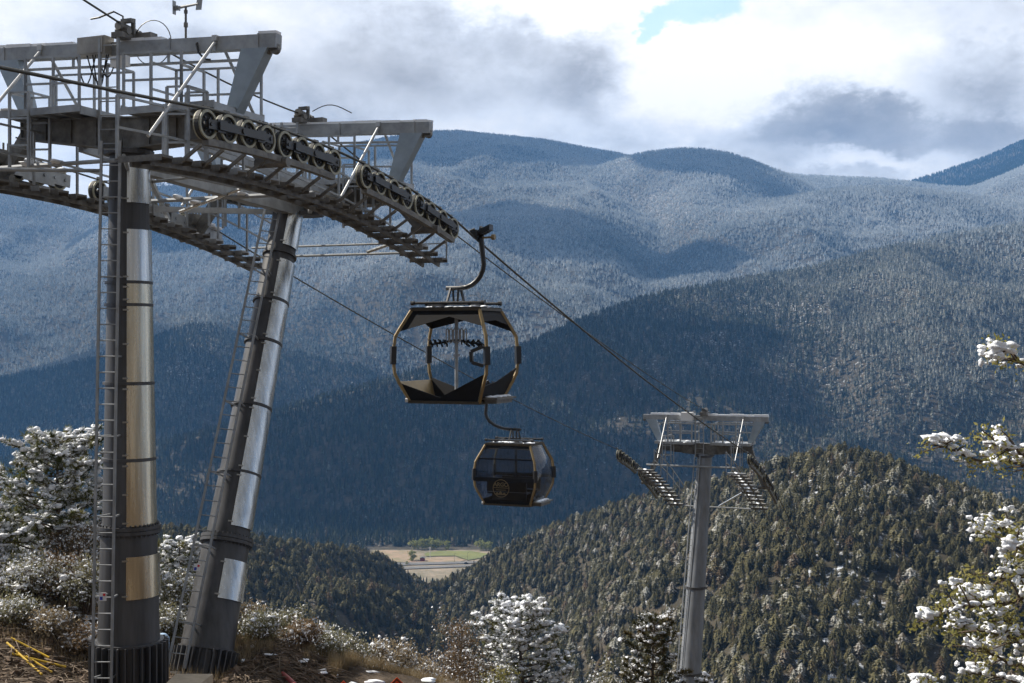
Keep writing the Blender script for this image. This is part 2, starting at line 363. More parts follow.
def smat(name): 
    m = bpy.data.materials.new(name); m.use_nodes = True; return m, m.node_tree, m.node_tree.nodes['Principled BSDF']
def ground_material():
    m, nt, b = smat('hillside_ground'); L = nt.links.new
    g = nt.nodes.new('ShaderNodeNewGeometry'); b.inputs['Roughness'].default_value = 0.95; b.inputs['Specular IOR Level'].default_value = 0.2
    def noise(scale, detail=6, rough=0.6):
        n = nt.nodes.new('ShaderNodeTexNoise'); n.inputs['Scale'].default_value = scale; n.inputs['Detail'].default_value = detail; n.inputs['Roughness'].default_value = rough
        L(g.outputs['Position'], n.inputs['Vector']); return n.outputs['Fac']
    def ramp(v, stops):
        r = nt.nodes.new('ShaderNodeValToRGB'); L(v, r.inputs[0]); r.color_ramp.elements[0].position, r.color_ramp.elements[0].color = stops[0][0], (*stops[0][1], 1)
        r.color_ramp.elements[1].position, r.color_ramp.elements[1].color = stops[-1][0], (*stops[-1][1], 1)
        for p_, c_ in stops[1:-1]: e_ = r.color_ramp.elements.new(p_); e_.color = (*c_, 1)
        return r.outputs[0]
    def mixc(f, a_, b_):
        n = nt.nodes.new('ShaderNodeMix'); n.data_type = 'RGBA'; L(f, n.inputs[0]); L(a_, n.inputs[6]); L(b_, n.inputs[7]); return n.outputs[2]
    soil = ramp(noise(1.6, 9, 0.7), [(0.3, (0.03, 0.022, 0.015)), (0.5, (0.085, 0.063, 0.044)), (0.62, (0.14, 0.108, 0.078)), (0.8, (0.22, 0.18, 0.14))])
    hill = ramp(noise(0.12, 9, 0.7), [(0.3, (0.03, 0.03, 0.02)), (0.5, (0.06, 0.052, 0.036)), (0.72, (0.13, 0.10, 0.068))])
    sp = nt.nodes.new('ShaderNodeSeparateXYZ'); L(g.outputs['Position'], sp.inputs[0])
    near = nt.nodes.new('ShaderNodeMapRange'); L(sp.outputs[1], near.inputs[0]); near.inputs[1].default_value = 32; near.inputs[2].default_value = 70
    c = mixc(near.outputs[0], soil, hill)
    att = nt.nodes.new('ShaderNodeAttribute'); att.attribute_name = 'snow'
    sn = nt.nodes.new('ShaderNodeMath'); sn.operation = 'ADD'; L(noise(0.26, 8, 0.68), sn.inputs[0]); L(att.outputs['Fac'], sn.inputs[1])
    sr = nt.nodes.new('ShaderNodeMapRange'); L(sn.outputs[0], sr.inputs[0]); sr.inputs[1].default_value = 0.97; sr.inputs[2].default_value = 1.06
    white = nt.nodes.new('ShaderNodeRGB'); white.outputs[0].default_value = (0.62, 0.66, 0.72, 1)
    c = mixc(sr.outputs[0], c, white.outputs[0]); L(c, b.inputs['Base Color'])
    bp = nt.nodes.new('ShaderNodeBump'); bp.inputs['Strength'].default_value = 0.9; bp.inputs['Distance'].default_value = 0.06
    L(noise(9.0, 8, 0.75), bp.inputs['Height']); L(bp.outputs[0], b.inputs['Normal'])
    return m
M['ground'] = ground_material()

def snow_amount(x, y, z):
    """0..1, how white the woods are: frosted high up, patchy below"""
    base = np.clip((y - 1100) / 3200, 0, 1) * 0.45 + np.clip((z + 150) / 900, 0, 1) * 0.30
    base = base + (fbm(x / 420, y / 420, 61, 4) - 0.5) * 0.55 * np.clip(y / 2500, .4, 1)
    return np.clip(base, 0, 1)

# polar grid: dense where the picture looks, wide enough for a step to the side
NA, NR = 900, 860
ang = np.radians(np.linspace(-62, 62, NA)); ang = ang * (0.62 + 0.38 * (np.abs(ang) / ang.max()) ** 2)
rad = np.exp(np.linspace(math.log(2.0), math.log(9200.0), NR))
AA, RR = np.meshgrid(ang, rad, indexing='ij')
GX = np.sin(AA) * RR; GY = np.cos(AA) * RR
GZ = terrain(GX, GY)
def grid_mesh(name, X, Y, Z):
    na, nr = X.shape; co = np.stack([X, Y, Z], -1).reshape(-1, 3)
    idx = np.arange(na * nr).reshape(na, nr)
    q = np.stack([idx[:-1, :-1], idx[1:, :-1], idx[1:, 1:], idx[:-1, 1:]], -1).reshape(-1, 4)[:, ::-1]
    me = bpy.data.meshes.new(name); me.vertices.add(len(co)); me.vertices.foreach_set('co', co.ravel())
    me.loops.add(q.size); me.loops.foreach_set('vertex_index', q.ravel().astype(np.int32))
    me.polygons.add(len(q)); me.polygons.foreach_set('loop_start', np.arange(0, q.size, 4, dtype=np.int32)); me.polygons.foreach_set('loop_total', np.full(len(q), 4, dtype=np.int32))
    me.polygons.foreach_set('use_smooth', np.ones(len(q), dtype=bool)); me.update(calc_edges=True)
    return me
me = grid_mesh('ground', GX, GY, GZ); me.materials.append(M['ground'])
GPX = 512 + F * GX / np.maximum(GY, 1)
sa = snow_amount(GX, GY, GZ) * 0.30 + 0.32
kn = np.exp(-((GPX - 850) / 75) ** 2) * ((GY > 330) & (GY < 1100))
sa = sa + 0.10 * kn + 0.03 * ((GY > 330) & (GY < 700))
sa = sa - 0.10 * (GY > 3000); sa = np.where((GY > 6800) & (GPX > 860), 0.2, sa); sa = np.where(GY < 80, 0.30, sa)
at_ = me.attributes.new('snow', 'FLOAT', 'POINT'); at_.data.foreach_set('value', sa.ravel().astype(np.float32))
ground = bpy.data.objects.new('ground', me); col.objects.link(ground); tag(ground, kind='structure')
# a plain apron behind and beside the camera so nothing floats over a void
bx_ = np.linspace(-400, 400, 60); by_ = np.linspace(-400, 1.2, 40); BX, BY = np.meshgrid(bx_, by_, indexing='ij'); BZ = terrain(BX, np.minimum(BY, -0.01)) - 0.3
me = grid_mesh('ground_behind', BX, BY, BZ); me.materials.append(M['ground'])
apron = bpy.data.objects.new('ground', me); col.objects.link(apron); tag(apron, kind='structure')

# visibility along each ray of the grid: what stands above the running horizon
EL = GZ / RR; RUN = np.maximum.accumulate(np.where(RR > 70, EL, -9), axis=1)
def grid_lookup(x, y, G):
    a = np.arctan2(x, y); r = np.hypot(x, y)
    ia = np.clip(np.searchsorted(ang, a), 1, NA - 1); ir = np.clip(np.searchsorted(rad, r), 1, NR - 1)
    return G[ia, ir]

# ------------------------------------------------------------------ forests
def foliage_mat(name, c_dark, c_light, frost, warm=None, inst=True, lo=0.98, hi=1.30, trans=0.3):
    m, nt, b = smat(name); L = nt.links.new
    b.inputs['Roughness'].default_value = 0.85; b.inputs['Specular IOR Level'].default_value = 0.15
    g = nt.nodes.new('ShaderNodeNewGeometry'); tcx = nt.nodes.new('ShaderNodeTexCoord'); oi = nt.nodes.new('ShaderNodeObjectInfo')
    r = nt.nodes.new('ShaderNodeValToRGB'); L(oi.outputs['Random'], r.inputs[0])
    r.color_ramp.elements[0].color = (*c_dark, 1); r.color_ramp.elements[1].color = (*c_light, 1); r.color_ramp.elements[1].position = 0.86
    if warm: e_ = r.color_ramp.elements.new(0.95); e_.color = (*warm, 1)
    sp = nt.nodes.new('ShaderNodeSeparateXYZ'); L(g.outputs['Normal'], sp.inputs[0])
    n = nt.nodes.new('ShaderNodeTexNoise'); n.inputs['Scale'].default_value = 9.0; n.inputs['Detail'].default_value = 3; L(tcx.outputs['Object'], n.inputs['Vector'])
    a1 = nt.nodes.new('ShaderNodeAttribute'); a1.attribute_name = 'snow'; a1.attribute_type = 'INSTANCER' if inst else 'OBJECT'
    def mth(op, p, q, clamp=False):
        k = nt.nodes.new('ShaderNodeMath'); k.operation = op; k.use_clamp = clamp
        for i, v in enumerate((p, q)):
            if isinstance(v, (int, float)): k.inputs[i].default_value = v
            else: L(v, k.inputs[i])
        return k.outputs[0]
    up = mth('ADD', mth('MULTIPLY', sp.outputs[2], 0.45), mth('MULTIPLY', n.outputs['Fac'], 0.9))
    rnd = mth('MULTIPLY', mth('SUBTRACT', oi.outputs['Random'], 0.5), 0.25)
    v = mth('ADD', mth('ADD', up, a1.outputs['Fac']), rnd)
    mr = nt.nodes.new('ShaderNodeMapRange'); L(v, mr.inputs[0]); mr.inputs[1].default_value = lo; mr.inputs[2].default_value = hi; mr.inputs[4].default_value = 0.92
    mixn = nt.nodes.new('ShaderNodeMix'); mixn.data_type = 'RGBA'; L(mr.outputs[0], mixn.inputs[0]); L(r.outputs[0], mixn.inputs[6]); mixn.inputs[7].default_value = (*frost, 1)
    L(mixn.outputs[2], b.inputs['Base Color'])
    tr = nt.nodes.new('ShaderNodeBsdfTranslucent'); L(mixn.outputs[2], tr.inputs[0]); ms = nt.nodes.new('ShaderNodeMixShader'); ms.inputs[0].default_value = trans
    L(b.outputs[0], ms.inputs[1]); L(tr.outputs[0], ms.inputs[2]); L(ms.outputs[0], nt.nodes['Material Output'].inputs[0])
    return m
M['far_forest'] = foliage_mat('frosted_far_foliage', (0.025, 0.045, 0.04), (0.085, 0.11, 0.085), (0.74, 0.77, 0.78), None, True, .76, 1.38, .4)
M['forest'] = foliage_mat('conifer_foliage', (0.024, 0.036, 0.024), (0.10, 0.11, 0.06), (0.60, 0.61, 0.57), (0.13, 0.10, 0.06), lo=0.86, hi=1.34, trans=.35)
M['knoll_forest'] = foliage_mat('knoll_foliage', (0.06, 0.058, 0.03), (0.19, 0.17, 0.085), (0.60, 0.60, 0.56), (0.16, 0.115, 0.07))
M['single_tree'] = foliage_mat('single_conifer_foliage', (0.06, 0.058, 0.03), (0.19, 0.17, 0.085), (0.60, 0.60, 0.56), (0.16, 0.115, 0.07), inst=False)

def conifer(seed, tiers, sides, width=0.22, round_=False, jag=0.35, trunk=True):
    """unit-height conifer: ragged skirts of foliage with gaps between the boughs"""
    rg = random.Random(seed); mb = MB(); nt_ = 0
    if trunk: mb.path([(0, 0, -0.12), (0, 0, 0.5)], [0.016, 0.008], 5)
    lean = (rg.uniform(-.02, .02), rg.uniform(-.02, .02))
    for i in range(tiers):
        f = i / (tiers - 1); z = 0.10 + 0.82 * f
        prof = (math.sin(math.pi * min(1, 0.22 + 0.80 * (1 - f) * 0.9 + 0.05)) ** 0.7 if round_ else (1 - f) ** 0.85) 
        if round_: prof = math.sin(math.pi * (0.16 + 0.80 * f)) ** 0.6
        r = width * prof + 0.015; hgt = (0.9 / tiers) * rg.uniform(1.25, 1.7)
        cx, cy_ = lean[0] * f + rg.uniform(-.02, .02) * (1 - f), lean[1] * f + rg.uniform(-.02, .02) * (1 - f)
        base = len(mb.v); mb.v.append((cx, cy_, min(1.0, z + hgt))); off = rg.uniform(0, 6.28)
        for k in range(sides * 2):
            t = off + math.pi * k / sides; rr = r * (rg.uniform(0.85, 1.2) if k % 2 == 0 else rg.uniform(1 - 2.0 * jag, 1 - jag))
            zz = z - (0.035 if k % 2 == 0 else -0.02) * rg.uniform(0.5, 1.5)
            mb.v.append((cx + math.cos(t) * rr, cy_ + math.sin(t) * rr, zz))
        n = sides * 2
        for k in range(n):
            if rg.random() < 0.06: continue
            mb.f.append((base, base + 1 + k, base + 1 + (k + 1) % n))
    return mb
def proto_collection(name, protos, material):
    c = bpy.data.collections.new(name)
    for i, mb in enumerate(protos):
        o = bpy.data.objects.new(name + '_%02d' % i, mb.mesh(name + '_crown', material)); c.objects.link(o)
    return c
pc_far = proto_collection('far_conifer', [conifer(s, 5, 5, w) for s, w in ((1, .17), (2, .2), (3, .15), (4, .23))], M['far_forest'])
pc_mid = proto_collection('mid_conifer', [conifer(s, 8, 6, w) for s, w in ((11, .17), (12, .2), (13, .14), (14, .22), (15, .19))], M['forest'])
knoll_protos = [conifer(21, 11, 8, .19), conifer(22, 10, 8, .25, True, .28), conifer(23, 11, 8, .18), conifer(24, 11, 7, .16), conifer(25, 9, 8, .27, True, .3), conifer(26, 10, 8, .20, True, .35)]
pc_near = proto_collection('near_conifer', knoll_protos, M['knoll_forest'])

def scatter_nodes(name, coll):
    ng = bpy.data.node_groups.new(name, 'GeometryNodeTree')
    ng.interface.new_socket('Geometry', in_out='INPUT', socket_type='NodeSocketGeometry')
    ng.interface.new_socket('Geometry', in_out='OUTPUT', socket_type='NodeSocketGeometry')
    N = ng.nodes.new; L = ng.links.new
    gi, go = N('NodeGroupInput'), N('NodeGroupOutput'); iop = N('GeometryNodeInstanceOnPoints'); ci = N('GeometryNodeCollectionInfo')
    ci.inputs['Collection'].default_value = coll; ci.inputs['Separate Children'].default_value = True; ci.inputs['Reset Children'].default_value = True
    def na(nm, ty='FLOAT'):
        n = N('GeometryNodeInputNamedAttribute'); n.data_type = ty; n.inputs['Name'].default_value = nm; return n.outputs['Attribute']
    mp_ = N('GeometryNodeMeshToPoints'); L(gi.outputs[0], mp_.inputs[0]); L(mp_.outputs[0], iop.inputs['Points'])
    L(ci.outputs[0], iop.inputs['Instance']); iop.inputs['Pick Instance'].default_value = True
    L(na('pick', 'INT'), iop.inputs['Instance Index'])
    cr_ = N('ShaderNodeCombineXYZ'); L(na('rot'), cr_.inputs[2]); L(cr_.outputs[0], iop.inputs['Rotation'])
    cs_ = N('ShaderNodeCombineXYZ'); L(na('wid'), cs_.inputs[0]); L(na('wid'), cs_.inputs[1]); L(na('hgt'), cs_.inputs[2]); L(cs_.outputs[0], iop.inputs['Scale'])
    L(iop.outputs[0], go.inputs[0]); return ng
def scatter(name, pts, hgt, wid, snow, npick, coll, label_kind='stuff'):
    me = bpy.data.meshes.new(name); me.vertices.add(len(pts)); me.vertices.foreach_set('co', pts.astype(np.float32).ravel()); me.update()
    rg = np.random.default_rng(len(pts))
    for nm, ty, arr in (('rot', 'FLOAT', rg.uniform(0, 6.28, len(pts)).astype(np.float32)), ('hgt', 'FLOAT', hgt.astype(np.float32)), ('wid', 'FLOAT', wid.astype(np.float32)),
                        ('snow', 'FLOAT', snow.astype(np.float32)), ('pick', 'INT', rg.integers(0, npick, len(pts)).astype(np.int32))):
        me.attributes.new(nm, ty, 'POINT').data.foreach_set('value', arr)
    o = bpy.data.objects.new(name, me); col.objects.link(o)
    md = o.modifiers.new('scatter', 'NODES'); md.node_group = scatter_nodes(name, coll)
    return o
def sample(y0, y1, spacing, seed, p0=-260, p1=1290):
    rg = np.random.default_rng(seed); area = (p1 - p0) / F * (y1 * y1 - y0 * y0) / 2; n = int(area / spacing ** 2)
    y = np.sqrt(rg.uniform(y0 * y0, y1 * y1, n)); x = (rg.uniform(p0, p1, n) - 512) / F * y
    z = terrain(x, y); return x, y, z, rg
def visible(x, y, z, h, margin=0.006):
    run = grid_lookup(x, y, RUN); return (z + h) / np.hypot(x, y) > run - margin
px_ = lambda x, y: 512 + F * x / y
py_ = lambda z, y: 341.5 - F * z / y
valley = lambda p, y: (y > 1255) & (y < 1505) & (p > 366) & (p < 492)
# far mountains
x, y, z, rg = sample(3000, 7200, 9.0, 1); h = rg.uniform(9, 17, len(x)); k = visible(x, y, z, h, 0.004)
fb = fbm(x / 260, y / 260, 71, 4); k &= rg.random(len(x)) < np.clip(1.75 - 1.1 * fb, 0.5, 1)
x, y, z, h = x[k], y[k], z[k], h[k]; sn = 0.36 + 0.62 * snow_amount(x, y, z) + 0.45 * (fbm(x / 500, y / 300, 79, 4) - .5) + rg.normal(0, 0.06, len(x))
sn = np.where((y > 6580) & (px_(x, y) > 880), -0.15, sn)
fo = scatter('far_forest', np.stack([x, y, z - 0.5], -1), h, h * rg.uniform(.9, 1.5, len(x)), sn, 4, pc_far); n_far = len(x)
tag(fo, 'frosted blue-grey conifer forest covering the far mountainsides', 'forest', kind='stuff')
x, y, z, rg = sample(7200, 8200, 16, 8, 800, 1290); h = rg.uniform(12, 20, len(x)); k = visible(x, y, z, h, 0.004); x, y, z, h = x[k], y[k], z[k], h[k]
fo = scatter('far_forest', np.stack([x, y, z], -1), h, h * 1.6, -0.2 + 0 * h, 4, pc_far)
tag(fo, 'hazy dark forest on the distant peak at the right edge', 'forest', kind='stuff')
# middle ridge
x, y, z, rg = sample(1080, 3000, 6.0, 2); h = rg.uniform(8, 16, len(x)); k = visible(x, y, z, h)
p = px_(x, y); k &= ~valley(p, y); gp = fbm(x / 90, y / 90, 72, 4); k &= rg.random(len(x)) < np.clip(2.0 - 1.5 * gp, 0.45, 1)
x, y, z, h = x[k], y[k], z[k], h[k]; sn = 0.07 + 0.45 * snow_amount(x, y, z) + 0.40 * (fbm(x / 160, y / 160, 78, 4) - .5) + 0.32 * np.clip((p[k] - 690) / 250, 0, 1) * np.clip((500 - py_(z, y)) / 120, 0, 1) + 0.08 * np.clip((330 - py_(z, y)) / 60, 0, 1) + rg.normal(0, 0.09, len(x))  # besides real frost, the right side and crest are whitened as painted sunlight
fo = scatter('ridge_forest', np.stack([x, y, z - 0.5], -1), h, h * rg.uniform(.85, 1.35, len(x)), sn, 5, pc_mid); n_mid = len(x)
tag(fo, 'dark conifer forest on the long ridge above the highway valley', 'forest', kind='stuff')
# near knoll and left hill
x, y, z, rg = sample(300, 1080, 3.3, 3); h = 3.7 + 5.8 * rg.beta(1.6, 2.2, len(x)); k = visible(x, y, z, h, 0.02)
gp = fbm(x / 34, y / 34, 73, 4); gq = fbm(x / 9, y / 9, 75, 3)
p = px_(x, y); bare = 0.10 * np.exp(-((p - 850) / 80) ** 2) * (y < 640)
k &= rg.random(len(x)) < np.clip(2.6 - 2.3 * (gp * .6 + gq * .4) - 2.2 * bare, 0.4, 1)
x, y, z, h, p = x[k], y[k], z[k], h[k], p[k]
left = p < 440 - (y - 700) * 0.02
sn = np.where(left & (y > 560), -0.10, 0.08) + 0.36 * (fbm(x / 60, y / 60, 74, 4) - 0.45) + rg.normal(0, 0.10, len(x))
pts = np.stack([x, y, z - 0.3], -1); wid = h * rg.uniform(1.1, 1.75, len(x))
# the 300 that show largest stand as single trees, the rest as one mass
pyt = py_(z + h, y); inframe = (p > 4) & (p < 1020) & (pyt < 676) & (z / np.hypot(x, y) > grid_lookup(x, y, RUN) - 0.004)
order = np.argsort(np.where(inframe, -h / y, 9)); big = order[:300]; rest = np.ones(len(x), bool); rest[big] = False
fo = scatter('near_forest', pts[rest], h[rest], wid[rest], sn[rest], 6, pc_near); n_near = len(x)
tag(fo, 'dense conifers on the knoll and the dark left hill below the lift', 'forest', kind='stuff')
print('forest counts', n_far, n_mid, n_near)
single_mesh = [mb.mesh('conifer_crown', M['single_tree']) for mb in knoll_protos]
for n_, i in enumerate(big):
    o = bpy.data.objects.new('conifer', single_mesh[int(rg.integers(0, 6))]); col.objects.link(o)
    o.location = pts[i].tolist(); o.rotation_euler = (0, 0, float(rg.uniform(0, 6.28))); o.scale = (float(wid[i]), float(wid[i]), float(h[i]))
    o['snow'] = float(sn[i])
    tag(o, 'small snow-dusted conifer standing in the forest on the lower knoll slope', 'tree', 'single conifers on the near knoll')

# ------------------------------------------------------------------ valley floor with field, highway, trees
zv = -246.0 + 0.35
def flat(name, outline, z, material, thick=None):
    mb = MB(); pts_ = []
    for (px, py) in outline:
        d = F * (-z) / (py - 341.5); pts_.append(((px - 512) / F * d, d, z))
    mb.add(pts_, [tuple(reversed(range(len(pts_))))]); o = mb.build(name, material); 
    if o.data.polygons[0].normal.z < 0: o.data.flip_normals()
    return tag(o, kind='structure')
M['field'] = mat('green_field', (0.20, 0.21, 0.055), 0.9, 0, 0, 0.03, col2=(0.11, 0.125, 0.04))
M['dirt_lot'] = mat('pink_dirt_lot', (0.36, 0.24, 0.17), 0.9, 0, 0, 0.05, col2=(0.17, 0.16, 0.075))
M['pale_dirt'] = mat('pale_dirt', (0.33, 0.26, 0.19), 0.9, 0, 0, 0.05, col2=(0.09, 0.09, 0.045))
M['asphalt'] = mat('asphalt', (0.14, 0.135, 0.13), 0.8, 0, 0.2, 0.1)
flat('valley_floor', [(352, 549.8), (500, 549.8), (512, 560), (512, 590), (352, 590)], zv, M['pale_dirt'])
flat('dirt_lot', [(368, 550.5), (408, 550.6), (424, 558), (455, 556.8), (466, 560), (455, 562.5), (372, 562)], zv + .4, M['dirt_lot'])
flat('grass_field', [(424, 553), (440, 550.8), (470, 550.8), (488, 553.6), (480, 558), (468, 560), (455, 555.6), (426, 556)], zv + .8, M['field'])
flat('highway', [(352, 563.4), (440, 561.8), (506, 560.4), (508, 562), (440, 564), (352, 566.4)], zv + .8, M['asphalt'])
flat('highway', [(352, 568), (440, 565.6), (508, 563.2), (509, 564.8), (440, 567.6), (352, 571.0)], zv + .8, M['asphalt'])
# valley trees
M['aspen'] = mat('spring_leaves', (0.42, 0.41, 0.11), 0.8, 0, 0, 0.6, col2=(0.20, 0.22, 0.06))
def leafy(seed, n, sx, sz, size):
    rg_ = random.Random(seed); mb = MB()
    clumps = [(rg_.gauss(0, .4) * sx, rg_.gauss(0, .4) * sx, sz * rg_.uniform(.25, .95), rg_.uniform(.18, .4)) for _ in range(16)]
    for _ in range(n):
        c = rg_.choice(clumps); s = size * rg_.uniform(.6, 1.3)
        q = Vector((c[0] + rg_.gauss(0, c[3] * sx * .55), c[1] + rg_.gauss(0, c[3] * sx * .55), c[2] + rg_.gauss(0, c[3] * sx * .5)))
        a = Vector((rg_.gauss(0, 1), rg_.gauss(0, 1), rg_.gauss(0, 1))).normalized() * s; b2 = Vector((rg_.gauss(0, 1), rg_.gauss(0, 1), rg_.gauss(0, 1))).normalized() * s
        mb.add([q - a, q + b2, q + a], [(0, 1, 2)])
    return mb
lm = leafy(5, 700, 6.0, 12.0, 1.0).mesh('crown', M['aspen']); tm = MB().path([(0, 0, 0), (.2, 0, 7)], [.35, .15], 6).mesh('trunk', M['bark'])
for i, (px, pyb, s, lb) in enumerate([(412, 561, .95, 'yellow-green tree nearest the pink dirt lot, standing a little in front of the row'), (414, 549.8, .9, 'leftmost leafy tree of the yellow-green row behind the field'),
        (422, 549.6, 1.05, 'second leafy tree from the left in the yellow-green row behind the field'), (430, 549.5, 1.1, 'third leafy tree in the yellow-green row, behind the middle of the dirt lot'), (437, 549.5, .95, 'rightmost leafy tree of the yellow-green row, behind the field corner'),
        (447, 549.6, .85, 'small round yellow-green tree standing apart behind the field'), (481, 550.5, 1.0, 'pale olive tree at the right end of the field'), (489, 551, .9, 'pale olive tree at the field edge beside the dark knoll woods'), (407, 565, .35, 'small bush of yellow leaves beside the highway')]):
    d = F * 246 / (pyb - 341.5); e_ = empty('leafy_tree', ((px - 512) / F * d, d, -246), lb, 'tree', 'leafy trees in the valley'); e_.scale = (s, s, s); e_.rotation_euler = (0, 0, i * 1.3)
    for nm, mm in (('crown', lm), ('trunk', tm)):
        o = bpy.data.objects.new(nm, mm); col.objects.link(o); o.parent = e_
def valley_at(px, py): d = F * 245.6 / (py - 341.5); return Vector(((px - 512) / F * d, d, -245.6))
b0 = valley_at(422.5, 561); hut = empty('roadside_hut', b0, 'small dark red-brown hut beside the highway in the valley', 'building')
mb = MB().box(b0 + Vector((0, 0, 1.8)), (2.6, 0, 0), (0, 3, 0), (0, 0, 1.8)); mb.build('wall', M['redpipe'], hut)
mb = MB().prism([b0 + Vector((-3, 0, 3.6)), b0 + Vector((3, 0, 3.6)), b0 + Vector((0, 0, 5))], (0, 6.6, 0)); mb.build('roof', M['galv_dark'], hut)
b0 = valley_at(430, 559); sg = empty('tall_roadside_sign', b0, 'tall white roadside sign post in the valley', 'sign')
MB().tube(b0, b0 + Vector((0, 0, 11)), .25, n=6).build('pole', M['white'], sg); MB().box(b0 + Vector((0, 0, 12)), (1.1, 0, 0), (0, .2, 0), (0, 0, 1.6)).build('panel', M['white'], sg)
for px, py, lb in ((454.5, 562.5, 'thin lamp post between the field and the highway, left of the two'), (467.5, 561.5, 'thin lamp post at the right part of the highway')):
    b0 = valley_at(px, py); lp = empty('lamp_post', b0, lb, 'lamp post', 'lamp posts by the highway')
    MB().tube(b0, b0 + Vector((0, 0, 10)), .16, .1, 6).build('pole', M['galv_dark'], lp); MB().beam(b0 + Vector((0, 0, 10)), b0 + Vector((2, 0, 10.3)), .25, .15).build('lamp_arm', M['galv_dark'], lp)
b0 = valley_at(466, 564); car = empty('parked_car', b0, 'small dark car driving on the valley highway', 'car')
b0.z += .45
MB().beam(b0 + Vector((-2.2, 0, .55)), b0 + Vector((2.2, 0, .55)), 1.8, .75).build('body', M['cabin_dark'], car)
MB().prism([b0 + Vector((-1.5, 0, .93)), b0 + Vector((1.2, 0, .93)), b0 + Vector((.7, 0, 1.5)), b0 + Vector((-1.0, 0, 1.5))], (0, 1.6, 0)).build('cabin', M['glass'], car)
for sx in (-1.4, 1.4):
    for sy in (-.85, .85): MB().path([b0 + Vector((sx, sy - .1, .33)), b0 + Vector((sx, sy + .1, .33))], .33, 12).build('wheel', M['rubber'], car)
car.name = 'car'

# ------------------------------------------------------------------ clouds that throw the shadows on the mountains
M['cloud'] = mat('cloud_white', (0.85, 0.86, 0.88), 1.0)
def cloud(target, up, sx, sy, sz, seed, label):
    T = Vector(target); c = T + sdir * (up / math.sin(R(SUN_EL))); rg_ = random.Random(seed); mb = MB()
    for i in range(9):
        a = rg_.uniform(0, 6.28); q = rg_.uniform(0, .75)
        mb.lump(c + Vector((math.cos(a) * q * sx, math.sin(a) * q * sy, rg_.uniform(-.2, .3) * sz)), 1.0, rg_, (sx * rg_.uniform(.3, .55), sy * rg_.uniform(.3, .55), sz * rg_.uniform(.6, 1)), .25, 3)
    o = mb.build('cloud', M['cloud'], None, True, origin=tuple(c)); tag(o, label, 'cloud', kind='structure')
    return c
M['cloud'].node_tree.nodes['Principled BSDF'].inputs['Specular IOR Level'].default_value = 0
for i, (px, py, d, zc, sx, sy, lb) in enumerate([(705, 168, 5700, 2750, 430, 480, 'white cloud high over the far dome'), (500, 176, 6100, 2750, 950, 620, 'broad white cloud high over the back ridge'),
        (570, 238, 4350, 2600, 430, 380, 'white cloud over the middle spur'), (240, 225, 5000, 2700, 700, 420, 'white cloud over the left back ridge'), (110, 400, 2900, 2450, 560, 420, 'white cloud over the left spur'),
        (620, 395, 2250, 2350, 330, 300, 'small white cloud over the long ridge'), (430, 470, 1800, 2350, 420, 260, 'white cloud over the valley')]):
    T = P(px, py, d); cloud(T, zc - T.z, sx, sy, 110, 60 + i, lb)
# ------------------------------------------------------------------ the lift: line frame (t along the rope, u to the right, z up)
AZ = R(22.0); D_ = Vector((math.sin(AZ), math.cos(AZ), 0)); U_ = Vector((math.cos(AZ), -math.sin(AZ), 0)); Z_ = Vector((0, 0, 1))
L0 = Vector((-7.15, 23.44, 0))
def L(t, u, z): return L0 + D_ * t + U_ * u + Z_ * z
GAU = 3.3
rngT = random.Random(77)

def sheave_meshes(r):
    tyre = MB(); tyre.ring((0, 0, 0), U_, r * .80, r * 1.0, .075, 28); tyre.ring((0.0, 0, 0), U_, r * .3, r * .82, .05, 20)
    rim = MB(); rim.ring(U_ * .055, U_, r * .80, r * .97, .03, 28); rim.ring(-U_ * .055, U_, r * .80, r * .97, .03, 28)
    hub = MB(); hub.path([-U_ * .09, U_ * .09], r * .2, 12)
    for k in range(6):
        a = math.pi * k / 3; hub.path([U_ * .02 + (D_ * math.cos(a) + Z_ * math.sin(a)) * r * .5, U_ * .06 + (D_ * math.cos(a) + Z_ * math.sin(a)) * r * .5], r * .07, 6)
    return tyre.mesh('tyre', M['rubber']), rim.mesh('rim', M['ringp']), hub.mesh('hub', M['hub'])

